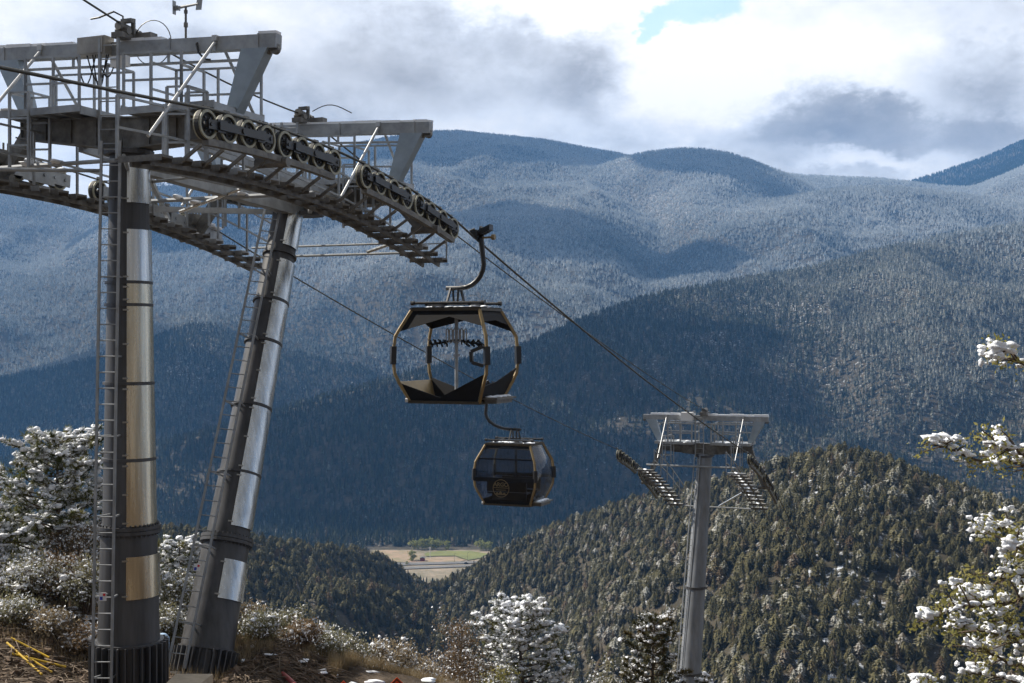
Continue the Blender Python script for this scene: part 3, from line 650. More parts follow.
def sheave_train(root, uc, t0, t1, n, zf, r, side):
    """a train of sheaves in pairs on rocker arms under the rope; side = +1 for the outer face towards +u"""
    tr = MB(); ts = [t0 + (t1 - t0) * i / (n - 1) for i in range(n)]
    zc = [zf(t) for t in ts]
    # long carrying beam under the wheels
    for i in range(n - 1): tr.beam(L(ts[i], uc, zc[i] - r * 1.12), L(ts[i + 1] + .02, uc, zc[i + 1] - r * 1.12), .13, .11)
    o_beam = tr.build('sheave_train', M['galv_dark'], root)
    org = world_loc(o_beam)
    ty, rm, hb = sheave_meshes(r)
    for i in range(n):
        for nm, me_ in (('sheave', ty),):
            s = bpy.data.objects.new('sheave', me_); col.objects.link(s); s.parent = o_beam; s.location = L(ts[i], uc, zc[i]) - org
            s.data.name = 'sheave'
    rims = MB()
    for i in range(n):
        for mm in (rm, hb):
            s = bpy.data.objects.new('rim' if mm is rm else 'hub', mm); col.objects.link(s); s.parent = o_beam; s.location = L(ts[i], uc, zc[i]) - org
    for i in range(0, n, 2):       # rocker arm on each face, from axle to axle
        a = MB()
        for sd in (1, -1):
            p0, p1 = L(ts[i], uc + sd * .11, zc[i]), L(ts[i + 1], uc + sd * .11, zc[i + 1]); e_ = (p1 - p0) * .12
            a.beam(p0 - e_, p1 + e_, .022, r * .62); m_ = (p0 + p1) / 2
            a.beam(m_ - e_ * 1.6, m_ + e_ * 1.6, .03, r * .85)
            for q in (p0, p1): a.path([q, q + U_ * sd * .03], r * .13, 8)
        a.build('rocker_arm', M['black'], o_beam)
    for i in range(0, n - 3, 4):   # second level arm joining two rockers
        a = MB(); j = i + 1
        for sd in (1, -1):
            pA = (L(ts[i], uc, zc[i]) + L(ts[i + 1], uc, zc[i + 1])) / 2 + U_ * sd * .145; pB = (L(ts[i + 2], uc, zc[i + 2]) + L(ts[i + 3], uc, zc[i + 3])) / 2 + U_ * sd * .145
            a.beam(pA + (pA - pB) * .08, pB + (pB - pA) * .08, .022, r * .55); 
            a.path([(pA + pB) / 2 - U_ * .02, (pA + pB) / 2 + U_ * .03], r * .2, 10)
        a.build('equalising_arm', M['black'], o_beam)
    g = MB()                       # rope catchers and guide forks above the wheels
    for i in range(n):
        g.beam(L(ts[i] + .12, uc - side * .10, zc[i] + r * .5), L(ts[i] + .20, uc - side * .13, zc[i] + r * 1.3), .03, .03)
        g.box(L(ts[i] + .2, uc - side * .13, zc[i] + r * 1.3), D_ * .07, U_ * .02, Z_ * .025)
    g.build('rope_catcher', M['galv_dark'], o_beam)
    return o_beam

def railing(mb, pts, h=1.02, r=.02, mid=(.5,), post_every=1):
    for i, p in enumerate(pts):
        if i % post_every == 0: mb.beam(p, p + Z_ * h, r * 2.1, r * 2.1, up=U_)
    for a, b in zip(pts[:-1], pts[1:]):
        for k in (1.0,) + tuple(mid): mb.beam(a + Z_ * h * k, b + Z_ * h * k, r * 1.9, r * 1.9)

def walkway(root, u0, u1, t0, t1, zf, drop, step, snow_p, rail_u, seed):
    rg_ = random.Random(seed); fr = MB()
    n = int((t1 - t0) / .5)
    for u in (u0 + .22, u1 - .22):
        tt = [t0 + (t1 - t0) * i / n for i in range(n + 1)]
        for a, b in zip(tt[:-1], tt[1:]): fr.beam(L(a, u, zf(a) - drop - .10), L(b, u, zf(b) - drop - .10), .05, .09)
    w = fr.build('walkway', M['galv_dark'], root)
    k = 0; t = t0 + .1; sn = MB()
    pl = MB(); pl.box((0, 0, 0), D_ * .15, U_ * (u1 - u0) / 2, Z_ * .02); pl.box(-Z_ * .04 + D_ * .145, D_ * .008, U_ * (u1 - u0) / 2, Z_ * .04); pl.box(-Z_ * .04 - D_ * .145, D_ * .008, U_ * (u1 - u0) / 2, Z_ * .04)
    pm = pl.mesh('step_plate', M['galv_dark']); pg = pl.mesh('step_plate', M['galv'])
    while t < t1:
        c = L(t, (u0 + u1) / 2, zf(t) - drop)
        o = bpy.data.objects.new('step_plate', pg if rg_.random() < .35 else pm); col.objects.link(o); o.parent = w; o.location = c - world_loc(w)
        if rg_.random() < snow_p:
            q = rg_.uniform(.4, .95); oo = rg_.uniform(-.5, .5) * (1 - q) * (u1 - u0); sn.lump(c + U_ * oo + Z_ * .022, 1, rg_, (.10, (u1 - u0) * q * .45, .03), .25, 1)
        t += step
    if sn.v: sn.build('snow', M['snow'], w, True)
    rl = MB(); nr = int((t1 - t0) / 1.15)
    railing(rl, [L(t0 + (t1 - t0) * i / nr, rail_u, zf(t0 + (t1 - t0) * i / nr) - drop) for i in range(nr + 1)])
    rl.build('railing', M['galv'], w)
    # hangers from the walkway to the sheave beam
    return w

def tower_head(root, t, zt, zf, s=1.0, snow_h=1.0, tilt=.045, seed=1, rr=.02):
    """crossarm, gantry and work platforms on top of a leg: t = place on the line, zt = top of the leg"""
    rg_ = random.Random(seed)
    Q = lambda a, u, z: L(t + a * s, u * s, zt + z * s - u * tilt * s)
    # crossarm: tapered box girder with flanges
    c = MB()
    for sd in (-1, 1):
        c.beam(Q(0, 0, .30), Q(0, sd * 2.45, .42), .34 * s, .56 * s, w1=.30 * s, h1=.30 * s)
        c.beam(Q(0, 0, .595), Q(0, sd * 2.5, .585), .46 * s, .03 * s); c.beam(Q(0, 0, .005), Q(0, sd * 2.5, .255), .46 * s, .03 * s)
        for k in (.6, 1.2, 1.8, 2.4): 
            zc_ = .30 + .12 * k / 2.45; hh = (.56 - .26 * k / 2.45) / 2
            c.box(Q(0, sd * k, zc_), D_ * .2 * s, U_ * .012, Z_ * hh * s)
        # arm down to the sheave trains
        c.beam(Q(0, sd * 2.3, .42), L(t, sd * (GAU - .25) * s, zf(t) - .32), .22 * s, .26 * s, w1=.16 * s, h1=.2 * s)
        c.path([L(t, sd * (GAU - .5), zf(t) - .32), L(t, sd * (GAU + .16), zf(t) - .32)], .09 * s, 10)
    ca = c.build('crossarm', M['galv_dark'], root)
    cp = MB(); cp.path([Q(0, 0, -.09), Q(0, 0, -.005)], .46 * s, 20); cp.build('cap_plate', M['dark_steel'], ca)
    # gantry beam
    g = MB(); g.beam(Q(0, -3.26, 1.90), Q(0, 3.26, 1.90), .20 * s, .25 * s)
    for sd in (-1, 1):
        for k in (1.0, 2.0, 2.9): g.box(Q(-.105, sd * k, 1.90), D_ * .01, U_ * .012, Z_ * .14 * s)
    ga = g.build('gantry_beam', M['galv'], root)
    sn = MB()
    uu = -3.25
    while uu < 3.2:
        ln = rg_.uniform(.3, .7)
        if rg_.random() < (.93 if t > 3 else .6): sn.lump(Q(0, uu + ln / 2, 2.035), 1, rg_, (.5, .5, .5), 0, 0) if False else sn.beam(Q(rg_.uniform(-.02, .02), uu, 2.02 + .035), Q(0, min(3.26, uu + ln * 1.05), 2.02 + .035), .17 * s, rg_.uniform(.04, .075) * s * snow_h)
        uu += ln
    sn.build('snow', M['snow'], ga)
    for sd in (-1, 1):             # lifting lugs at the tips
        for k in (0, 1):
            h = MB(); h.path([Q(-.05, sd * (3.02 + .17 * k), 1.76), Q(.05, sd * (3.02 + .17 * k), 1.76)], .085 * s, 14); h.box(Q(0, sd * (3.02 + .17 * k), 1.79), D_ * .05, U_ * .07 * s, Z_ * .06 * s)
            h.build('lifting_lug', M['galv_dark'], ga)
        # blue-grey leaning bracket between crossarm and gantry
        b = MB(); o4 = [Q(0, sd * 2.42, .58), Q(0, sd * 2.20, .58), Q(0, sd * 2.55, 1.78), Q(0, sd * 3.10, 1.78)]
        b.prism(o4, D_ * .24 * s); b.build('bracket', M['galv_blue'], root)
        for a_ in (-1, 1):         # bright diagonal struts along the line
            st = MB(); st.tube(Q(a_ * .08, sd * 2.0, 1.95), Q(-1.95 if a_ < 0 else 1.6, sd * (1.97 if a_ < 0 else 2.0), -.05 if a_ < 0 else .3), (.030 if s == 1 else .022), n=8); st.box(Q(a_ * .08, sd * 2.0, 1.99), D_ * .07, U_ * .05, Z_ * .05)
            st.build('strut', M['light_galv'] if a_ < 0 else M['galv'], root)
    # trolley rail under the gantry
    p = MB(); p.tube(Q(.0, -2.95, 1.60), Q(.0, 2.8, 1.60), .028 * s, n=8)
    for u in (-2.6, -1.3, .9, 2.5): p.beam(Q(0, u, 1.60), Q(0, u, 1.78), .04, .04, up=D_)
    p.build('pipe_rail', M['galv'], root)
    # work platforms with railings on both sides
    for sd in (-1, 1):
        pf = MB(); pf.box(Q(0, sd * 1.45, .66), D_ * .78 * s, U_ * 1.0 * s, Z_ * .022 * s)
        for a_ in (-1, 1): pf.box(Q(a_ * .78, sd * 1.45, .64), D_ * .015, U_ * 1.0 * s, Z_ * .065 * s)
        for k in (-.99, .99): pf.box(Q(0, sd * 1.45 + k, .64), D_ * .78 * s, U_ * .015, Z_ * .065 * s)
        for k in (-.5, 0, .5): pf.beam(Q(-.76, sd * 1.45 + k, .61), Q(.76, sd * 1.45 + k, .61), .05, .06)
        pl_ = pf.build('platform', M['galv'], root)
        rl = MB(); h = .98 * s
        cs_ = [(-.76, .5), (-.76, 1.1), (-.76, 1.75), (-.76, 2.4), (0, 2.42), (.76, 2.4), (.76, 1.45), (.76, .5), (0, .5)]
        railing(rl, [Q(a, sd * u, .66) for a, u in cs_[0:3]], h, rr); railing(rl, [Q(a, sd * u, .66) for a, u in cs_[5:]], h, rr)
        railing(rl, [Q(-.76, sd * 1.75, .66), Q(-.1, sd * 1.75, .66)], h * .75)
        rl.build('railing', M['galv'], pl_)
        sn = MB()
        for k in range(4): sn.lump(Q(rg_.uniform(-.7, .6), sd * rg_.uniform(.6, 2.3), .685), 1, rg_, (.16, .22, .03), .3, 1)
        sn.build('snow', M['snow'], pl_, True)
        # access cage down to the walkway
        cg = MB(); 
        for (a, u) in ((-.9, 1.55), (-.9, 2.0), (-.35, 2.0), (-.35, 1.55)): cg.beam(Q(a, sd * u, -.42), Q(a, sd * u, .98), .045, .045, up=D_)
        for z in (.98, .5, .0): 
            cg.beam(Q(-.9, sd * 1.55, z), Q(-.9, sd * 2.0, z), .035, .035); cg.beam(Q(-.35, sd * 1.55, z), Q(-.35, sd * 2.0, z), .035, .035); cg.beam(Q(-.9, sd * 2.0, z), Q(-.35, sd * 2.0, z), .035, .035)
        cg.build('access_cage', M['galv'], root)
    # ladder mast up to the gantry
    lm_ = MB()
    for u in (-.42, .0): lm_.beam(Q(-.3, u, -.1), Q(-.3, u, 2.05), .05, .05, up=D_)
    for k in range(8): lm_.tube(Q(-.3, -.42, .1 + k * .26), Q(-.3, .0, .1 + k * .26), .012, n=6)
    lm_.build('mast_ladder', M['galv'], root)
    return Q

def tower_leg(root, base, top, r0, r1, rf, flange_z, panels, joints_dark, ang0, ang1, rib_h, ladder_off, reflection_from=9, seed=0):
    """tapered round leg, its curved bright cladding, flanges, ribs and ladder. r0 base, rf at flange, r1 top"""
    base, top = Vector(base), Vector(top); ax_ = (top - base); ln = ax_.length; ax_.normalize()
    at = lambda z: base + ax_ * ((z - base.z) / ax_.z)
    def rad(z):
        if z < flange_z: return r0 + (rf * 1.07 - r0) * (z - base.z) / (flange_z - base.z)
        return rf + (r1 - rf) * (z - flange_z) / (top.z - flange_z)
    m = MB(); m.path([base - ax_ * .1, at(flange_z)], [r0, rf * 1.07], 40)
    leg = m.build('leg', M['dark_steel'], root, True, sharp=40)
    m = MB(); m.path([at(flange_z), at(flange_z + .3), top], [rf, rad(flange_z + .3), r1], 40); m.build('shaft', M['dark_steel'], leg, True, sharp=40)
    m = MB(); m.path([at(flange_z - .07), at(flange_z - .005)], rf * 1.22, 40); m.path([at(flange_z + .005), at(flange_z + .07)], rf * 1.22, 40)
    ref = Vector((0, -1, 0)); a = (ref - ax_ * ref.dot(ax_)).normalized(); b = ax_.cross(a)   # a faces the camera side, b to the right
    for k in range(36):
        th = 2 * math.pi * k / 36; q = at(flange_z) + (a * math.cos(th) + b * math.sin(th)) * rf * 1.13; m.path([q - ax_ * .11, q + ax_ * .11], .018, 6)
    m.build('flange', M['dark_steel'], leg, False)
    m = MB()                                     # base ribs
    zr = base.z + rib_h
    m.path([at(zr - .03), at(zr + .02)], r0 * 1.06, 36)
    for k in range(30):
        th = 2 * math.pi * k / 30; e_ = a * math.cos(th) + b * math.sin(th); m.box(at(base.z + rib_h / 2) + e_ * (r0 + .05), e_ * .07, (e_.cross(ax_)) * .014, ax_ * rib_h / 2)
    m.path([base - ax_ * .06, base], r0 * 1.3, 36)
    m.build('base_rib', M['dark_steel'], leg)
    for i, (z0, z1) in enumerate(panels):
        m = MB(); nn = 16
        for z in (z0 + .012, z1 - .012):
            for k in range(nn + 1):
                th = R(ang0 + (ang1 - ang0) * k / nn); e_ = a * math.cos(th) + b * math.sin(th)
                for o in (.030, .036): m.v.append(tuple(at(z) + e_ * (rad(z) + o)))
        n2 = (nn + 1) * 2
        for k in range(nn):
            i0 = k * 2; m.f += [(i0 + 1, i0 + 3, n2 + i0 + 3, n2 + i0 + 1), (i0, n2 + i0, n2 + i0 + 2, i0 + 2)]
            m.f += [(i0, i0 + 2, i0 + 3, i0 + 1), (n2 + i0, n2 + i0 + 1, n2 + i0 + 3, n2 + i0 + 2)]
        m.f += [(0, 1, n2 + 1, n2), (nn * 2, n2 + nn * 2, n2 + nn * 2 + 1, nn * 2 + 1)]
        pn = m.build('cladding_panel', M['clad_warm'] if i >= reflection_from else M['clad'], leg, True, sharp=30)
        m = MB()
        nb = max(2, int((z1 - z0) / .55) + 1)
        for j in range(nb):
            z = z0 + .08 + (z1 - z0 - .16) * j / (nb - 1)
            for th in (ang0 - 2.5, ):
                e_ = a * math.cos(R(th)) + b * math.sin(R(th)); q = at(z) + e_ * (rad(z)); m.path([q, q + e_ * .055], .018, 6); m.box(q + e_ * .035 , e_ * .008, e_.cross(ax_) * .05, ax_ * .015)
        m.build('panel_clip', M['bolt'], leg)
    for z in joints_dark:
        m = MB(); m.ring(at(z), ax_, rad(z) + .001, rad(z) + .045, .05, 40); m.build('band', M['dark_steel'], leg)
    # ladder: two rails and rungs standing off the leg
    off_a, off_b, wd = ladder_off
    lad = MB(); zz0, zz1 = base.z + .05, top.z + .1
    for sgn in (-.5, .5): lad.beam(at(zz0) + a * (r0 + off_a) + b * (off_b + sgn * wd), at(zz1) + a * (r1 + off_a) + b * (off_b * .62 + sgn * wd), .045, .045, up=a)
    def lp(z): f = (z - zz0) / (zz1 - zz0); return at(z) + a * ((r0 + off_a) * (1 - f) + (r1 + off_a) * f) + b * (off_b * (1 - f) + off_b * .62 * f)
    z = zz0 + .25
    i = 0
    while z < zz1:
        lad.tube(lp(z) - b * wd / 2, lp(z) + b * wd / 2, .012, n=6)
        if i % 5 == 2:
            for sgn in (-.5, .5): lad.beam(lp(z) + b * sgn * wd, at(z) + (lp(z) + b * sgn * wd - at(z)).normalized() * rad(z) * .98, .03, .03)
        z += .29; i += 1
    lo = lad.build('ladder', M['galv'], root)
    # warning sticker on the lower rungs
    z = base.z + (2.35 if seed == 0 else 1.9); c = lp(z) + a * .03
    m = MB(); m.box(c, b * .065, a * .004, ax_ * .075); st = m.build('safety_sticker', M['white'], lo)
    MB().box(c + a * .006 - b * .025 - ax_ * .03, b * .025, a * .003, ax_ * .03).build('blue_symbol', M['blue'], st)
    MB().box(c + a * .006 + b * .028 + ax_ * .035, b * .022, a * .003, ax_ * .022).build('red_symbol', M['red'], st)
    return leg

# ---- big tower in the foreground
T1 = empty('lift_tower', L(0, 0, -6.3), 'large grey two-legged ropeway tower with bright metal cladding panels, filling the left of the view', 'lift tower')
zf1 = lambda t: 3.48 + .034 * (t + 2.22) - .01345 * (t + 2.22) ** 2
zy = lambda py, d=23.44: (341.5 - py) / F * d
tower_leg(T1, L(0, 0, -6.95), L(0, 0, zy(151)), .60, .345, .475, zy(528), [(zy(205), zy(160)), (zy(282), zy(230)), (zy(304.5), zy(283.5)), (zy(382), zy(306)), (zy(457.5), zy(384)), (zy(524), zy(459.5)), (zy(595), zy(552))],
          [zy(283), zy(305), zy(383), zy(458.5)], 12, 112, 1.37, (.22, -.25, .34), reflection_from=2)
b2, t2_ = P(202, 676, 25.4), L(5.85, -.22, 3.02)
ax2 = (t2_ - b2)
def z2(py):  # height on the leaning leg where the photo shows py
    lo, hi = 0.0, 1.0
    for _ in range(40):
        m_ = (lo + hi) / 2; q = b2 + ax2 * m_
        if 341.5 - q.z / q.y * F > py: lo = m_
        else: hi = m_
    return (b2 + ax2 * lo).z
tower_leg(T1, b2, t2_, .555, .325, .45, z2(541), [(z2(250), z2(214)), (z2(302), z2(263)), (z2(343), z2(304)), (z2(407), z2(345)), (z2(474), z2(409)), (z2(529), z2(475.5)), (z2(601), z2(561))],
          [z2(303), z2(344), z2(408), z2(474.7), z2(256)], 14, 112, .5, (.26, -.36, .34), seed=1)
Q1 = tower_head(T1, 0.0, zy(151), zf1, seed=3)
Q2 = tower_head(T1, 6.2, 3.0, zf1, seed=4)
for sd in (1, -1):
    sheave_train(T1, sd * GAU, -2.22, 1.79, 8, zf1, .245, 1)
    sheave_train(T1, sd * GAU, 3.05, 7.23, 8, zf1, .245, 1)
    walkway(T1, min(sd * 2.0, sd * 2.85), max(sd * 2.0, sd * 2.85), -2.7, 7.95, zf1, .52, .52, .5, sd * 1.95, 10 + sd)
    h = MB()
    t = -2.2
    while t < 7.4:
        h.beam(L(t, sd * 2.8, zf1(t) - .58), L(t, sd * (GAU - .1), zf1(t) - .32), .05, .05); 
        t += .62
    h.build('hanger_bar', M['galv_dark'], T1)
    # buffer box and bolt group where the trains meet the arms
    for t in (0.0, 6.2):
        m = MB(); m.box(L(t, sd * (GAU - .28), zf1(t) + .12), D_ * .28, U_ * .10, Z_ * .13)
        for k in range(5): m.path([L(t - .24 + k * .12, sd * (GAU - .28), zf1(t) + .2), L(t - .24 + k * .12, sd * (GAU - .28), zf1(t) + .40)], .022, 6)
        m.build('buffer_box', M['galv_dark'], T1)
# girders from leg to leg and out to the trains
fr = MB()
fr.beam(L(.2, 0, 3.35), L(6.0, 0, 3.05), .24, .34)
for sd in (1, -1):
    fr.beam(L(.1, sd * 1.2, 3.72), L(6.1, sd * 1.2, 3.25), .12, .2)
    fr.beam(L(0, sd * .2, 3.3), L(3.1, sd * 2.1, 2.86), .09, .12); fr.beam(L(6.1, sd * .2, 3.0), L(3.1, sd * 2.1, 2.86), .09, .12)
    fr.beam(L(2.0, sd * 1.2, 3.55), L(4.2, sd * 2.3, 2.75), .08, .1)
    fr.tube(L(0.3, sd * .3, 3.0), L(2.6, sd * 1.2, 3.5), .03)
fr.build('longitudinal_girder', M['galv'], T1)
def stay(root, t, u0, u1, z, name='stay_pipe', r=.04, mt='galv'):
    m = MB(); m.tube(L(t, u0, z), L(t, u1, z), r, n=8); return m.build(name, M[mt], root)
stay(T1, -.55, -3.6, .15, 3.30); stay(T1, 3.1, -2.1, 2.1, 3.02, r=.045); stay(T1, 7.6, -2.1, 2.1, 2.10, r=.03); stay(T1, 7.2, -2.1, 2.1, 2.30, r=.025)
m = MB(); m.tube(L(3.0, -1.1, 2.75), L(3.0, .75, 3.25), .04); m.build('stay_pipe', M['clad'], T1)
m = MB(); m.tube(L(7.5, .95, 2.14), L(7.5, 1.95, 2.42), .04); m.build('stay_pipe', M['clad'], T1)
m = MB(); m.tube(L(-2.6, 2.0, 3.0), L(-.4, .3, 3.15), .035); m.tube(L(-2.6, -2.0, 3.0), L(-.4, -.3, 3.15), .035); m.build('stay_pipe', M['galv'], T1)
sn = MB()
for (t, u, z) in ((-.55, -1.9, 3.34), (-.55, -1.2, 3.34), (3.1, -1.2, 3.07), (3.1, .4, 3.07), (3.0, -.7, 2.93), (2.6, 1.2, 3.6), (4, 0, 3.34), (2, 0, 3.45)): sn.lump(L(t, u, z), 1, rngT, (.10, .32, .05), .3, 1)
sn.build('snow', M['snow'], T1, True)
for (ta, tb) in ((-2.3, -.1), (.1, 1.9), (2.95, 5.1), (5.3, 7.3)):   # plate girders along the inner face of the left trains
    m = MB(); ua = -GAU + .24; nn = 4
    for i in range(nn): a_, b_ = ta + (tb - ta) * i / nn, ta + (tb - ta) * (i + 1) / nn; m.beam(L(a_, ua, zf1(a_) - .04), L(b_, ua, zf1(b_) - .04), .03, .36 if i in (1, 2) else .26)
    for i in range(6): a_ = ta + (tb - ta) * (i + .5) / 6; m.path([L(a_, ua, zf1(a_) - .04), L(a_, ua + .04, zf1(a_) - .04)], .035, 8)
    gp_ = m.build('plate_girder', M['galv'], T1)
    m = MB()
    for i in range(3): a_ = ta + (tb - ta) * rngT.uniform(.1, .9); m.lump(L(a_, ua, zf1(a_) + .15), 1, rngT, (.16, .16, .05), .3, 1)
    m.build('snow', M['snow'], gp_, True)
# end guard at the downhill end of the right walkway
eg = MB(); railing(eg, [L(7.9, 2.0, zf1(7.9) - .5), L(7.9, 2.85, zf1(7.9) - .5)], .75, .014, (.5,)); eg.build('end_guard', M['galv'], T1)

# electrical box, cable clamps, loops and wind sensor on the near gantry
el = MB().box(Q1(-.17, -.63, 1.93), D_ * .13, U_ * .32, Z_ * .17).build('junction_box', M['box'], T1)
MB().box(Q1(-.31, -.63, 1.93), D_ * .008, U_ * .28, Z_ * .145).build('lid', M['box'], el)
for Q, tt in ((Q1, 0), (Q2, 1)):
    c = MB(); c.box(Q(0, .0, 2.1), D_ * .35, U_ * .12, Z_ * .05); c.path([Q(-.3, 0, 2.28), Q(.3, 0, 2.22)], .085, 10); c.path([Q(-.16, -.14, 2.2), Q(-.16, .14, 2.2)], .07, 10); c.path([Q(.16, -.14, 2.2), Q(.16, .14, 2.2)], .07, 10)
    c.beam(Q(0, .1, 2.1), Q(0, .1, 2.46), .05, .07, up=U_); c.box(Q(-.1, .05, 2.40), D_ * .05, U_ * .12, Z_ * .035); c.box(Q(.12, .3, 2.13), D_ * .1, U_ * .18, Z_ * .07)
    c.build('cable_clamp', M['galv_dark'], T1)
    lp_ = MB(); pts = [Q(.1, .46 + .42 * math.cos(a) , 2.02 + .42 * math.sin(a)) for a in [2 * math.pi * k / 26 for k in range(27)]] if tt == 0 else [Q(.2, .1 + k * .13, 2.38 + .14 * math.sin(k * .45)) for k in range(9)]
    lp_.path(pts, .009 if tt == 0 else .012, 6); lp_.build('cable_loop', M['black'], T1)
dl = MB()
for k, (ua, ub, dz) in enumerate(((-1.0, -.55, .55), (-.75, -.25, .5), (-.5, -.05, .42), (-.62, -.3, .62))):
    dl.path([Q1(-.26, ua + (ub - ua) * i / 10, 1.76 - dz * math.sin(math.pi * i / 10)) for i in range(11)], .014, 6)
dl.path([Q1(.0, 1.62, 2.02), Q1(-.12, 1.60, 1.9), Q1(-.12, 1.64, 1.75), Q1(-.12, 1.78, 1.62), Q1(-.05, 1.86, 1.62)], .02, 6)
dl.path([Q1(.1, -.2, 2.25), Q1(.1, -.22, 2.55), Q1(.0, -.35, 2.62), Q1(-.1, -.6, 2.5), Q1(-.1, -.8, 2.48)], .018, 6)
dl.build('dangling_cable', M['black'], T1)
MB().box(Q1(-.22, -.02, 1.62), D_ * .06, U_ * .18, Z_ * .1).build('sensor_plate', M['white'], T1)
an = MB(); an.path([Q1(0, 1.28, 2.0), Q1(0, 1.28, 2.62)], .022, 8); an.path([Q1(0, 1.28, 2.25), Q1(0, 1.28, 2.33)], .04, 8); an.path([Q1(0, 1.28, 2.5), Q1(0, 1.28, 2.56)], .035, 8)
ao = an.build('wind_sensor', M['galv_dark'], T1)
v = MB(); v.path([Q1(0, 1.08, 2.61), Q1(0, 1.55, 2.66)], [.03, .022], 8); v.prism([Q1(0, 1.50, 2.55), Q1(0, 1.62, 2.55), Q1(0, 1.66, 2.88), Q1(0, 1.54, 2.86)], D_ * .012); v.path([Q1(0, 1.06, 2.61), Q1(0, 1.1, 2.61)], .05, 8)
for k in range(3): a = 2.1 * k; v.box(Q1(0, 1.05, 2.61) + (D_ * math.cos(a) + Z_ * math.sin(a)) * .07, U_ * .006, D_ * (.02 + .05 * abs(math.cos(a))), Z_ * (.02 + .05 * abs(math.sin(a))))
v.build('vane', M['galv'], ao)

# ---- tower further down the line
T3t = 46.3
T3 = empty('lift_tower', L(T3t, 0, -21.5), 'slender grey single-pole ropeway tower with a wide work platform, right of centre below', 'lift tower')
zf3 = lambda t: -5.62 - .245 * (t - 41.3) - .017 * np.clip(t - 41.3, 0, 99) ** 2
zf3f = lambda t: float(zf3(t))
top3, base3 = L(T3t, 0, -6.0), P(684.5, 755, 63.3)
m = MB(); m.path([base3, top3], [.61, .385], 32); pole = m.build('pole', M['pole_grey'], T3, True, sharp=40)
for zz in (-12.7, -16.9): q = base3 + (top3 - base3) * ((zz - base3.z) / (top3.z - base3.z)); m = MB(); m.path([q - Z_ * .06, q + Z_ * .06], .56 if zz > -15 else .62, 28); m.build('flange', M['dark_steel'], pole)
m = MB()
for sgn in (-.5, .5): m.beam(base3 - U_ * (.45 + sgn * .3) - D_ * .52, top3 - U_ * (.30 + sgn * .3) - D_ * .42, .05, .05)
k = 0.02
while k < 1: q = base3 + (top3 - base3) * k; m.tube(q - U_ * (.60 - .15 * k) - D_ * (.52 - .1 * k), q - U_ * (.30 - .15 * k) - D_ * (.52 - .1 * k), .014, n=6); k += .021
m.build('ladder', M['galv'], T3)
Q3 = tower_head(T3, T3t, -6.0, lambda t: zf3f(t), s=1.03, tilt=.0, seed=8, snow_h=2.2, rr=.034)
m = MB(); m.box(Q3(-.3, -.85, 1.98), D_ * .2, U_ * .3, Z_ * .22); m.build('junction_box', M['white'], T3)
m = MB(); m.box(Q3(0, 0, 2.12), D_ * .4, U_ * .18, Z_ * .1); m.path([Q3(-.3, 0, 2.3), Q3(.3, 0, 2.3)], .12, 10); m.build('cable_clamp', M['galv_dark'], T3)
for sd in (1, -1):
    sheave_train(T3, sd * GAU, 41.6, 44.6, 6, zf3f, .245, 1); sheave_train(T3, sd * GAU, 45.5, 48.8, 6, zf3f, .245, 1)
    walkway(T3, min(sd * 1.9, sd * 2.8), max(sd * 1.9, sd * 2.8), 43.0, 49.4, zf3f, .45, .60, .95, sd * 1.85, 20 + sd)
stay(T3, 49.2, -1.9, 1.9, zf3f(49.2) - .5, r=.04); m = MB(); m.tube(L(49, .15, zf3f(49) - .5), L(48.2, 1.6, zf3f(48) - .1), .05); m.build('stay_pipe', M['clad'], T3)
stay(T3, 45.6, -3.0, 2.0, -6.55, r=.05)

# ---- ropes
def rope(name, pts, r, label, cat='rope'):
    m = MB(); m.path(pts, r, 8); o = m.build(name, M['rope'], None, True); return tag(o, label, cat)
def haul(sd, label, rad=.027):
    r_ = .245; pts = []
    back = L(-2.22, sd * GAU, zf1(-2.22) + r_ + .01)
    for t in (-22, -14, -7, -4): pts.append(L(t, sd * GAU, back.z + .055 * (t + 2.22) + .0009 * (t + 2.22) ** 2))
    for i in range(24): t = -2.22 + 9.45 * i / 23; pts.append(L(t, sd * GAU, zf1(t) + r_ + .015))
    za, zb_ = zf1(7.23) + r_, zf3f(41.6) + r_
    for i in range(1, 24): f = i / 24; pts.append(L(7.23 + (41.6 - 7.23) * f, sd * GAU, za + (zb_ - za) * f - .30 * 4 * f * (1 - f)))
    for i in range(18): t = 41.6 + 7.2 * i / 17; pts.append(L(t, sd * GAU, zf3f(t) + r_ + .015))
    e_ = pts[-1]; 
    for k in range(1, 14): pts.append(e_ + D_ * k * 8 - Z_ * (k * 8 * .47 - .0010 * (k * 8) ** 2))
    return rope('haul_rope', pts, rad, label)
haul(1, 'steel haul rope running over the near right sheaves and down to the far tower')
haul(-1, 'steel haul rope on the left, crossing behind the open cabin towards the far tower', .02)
pts = [Q1(-3.0 * k - .3, 0, 2.3 + .62 * k - .01 * k * k) for k in (7, 5, 3, 2, 1)] + [Q1(0, 0, 2.28)]
a_, b_ = Q1(0, 0, 2.28), Q2(0, 0, 2.26)
pts += [a_ + (b_ - a_) * k / 8 - Z_ * .12 * 4 * (k / 8) * (1 - k / 8) for k in range(1, 9)]
a_, b_ = Q2(0, 0, 2.26), Q3(0, 0, 2.3)
pts += [a_ + (b_ - a_) * k / 24 - Z_ * .35 * 4 * (k / 24) * (1 - k / 24) for k in range(1, 25)]
e_ = pts[-1]; pts += [e_ + D_ * k * 8 - Z_ * (k * 8 * .47 - .0010 * (k * 8) ** 2) for k in range(1, 12)]
rope('communication_cable', pts, .020, 'thin cable along the tower tops, above the middle of the lift line', 'cable')

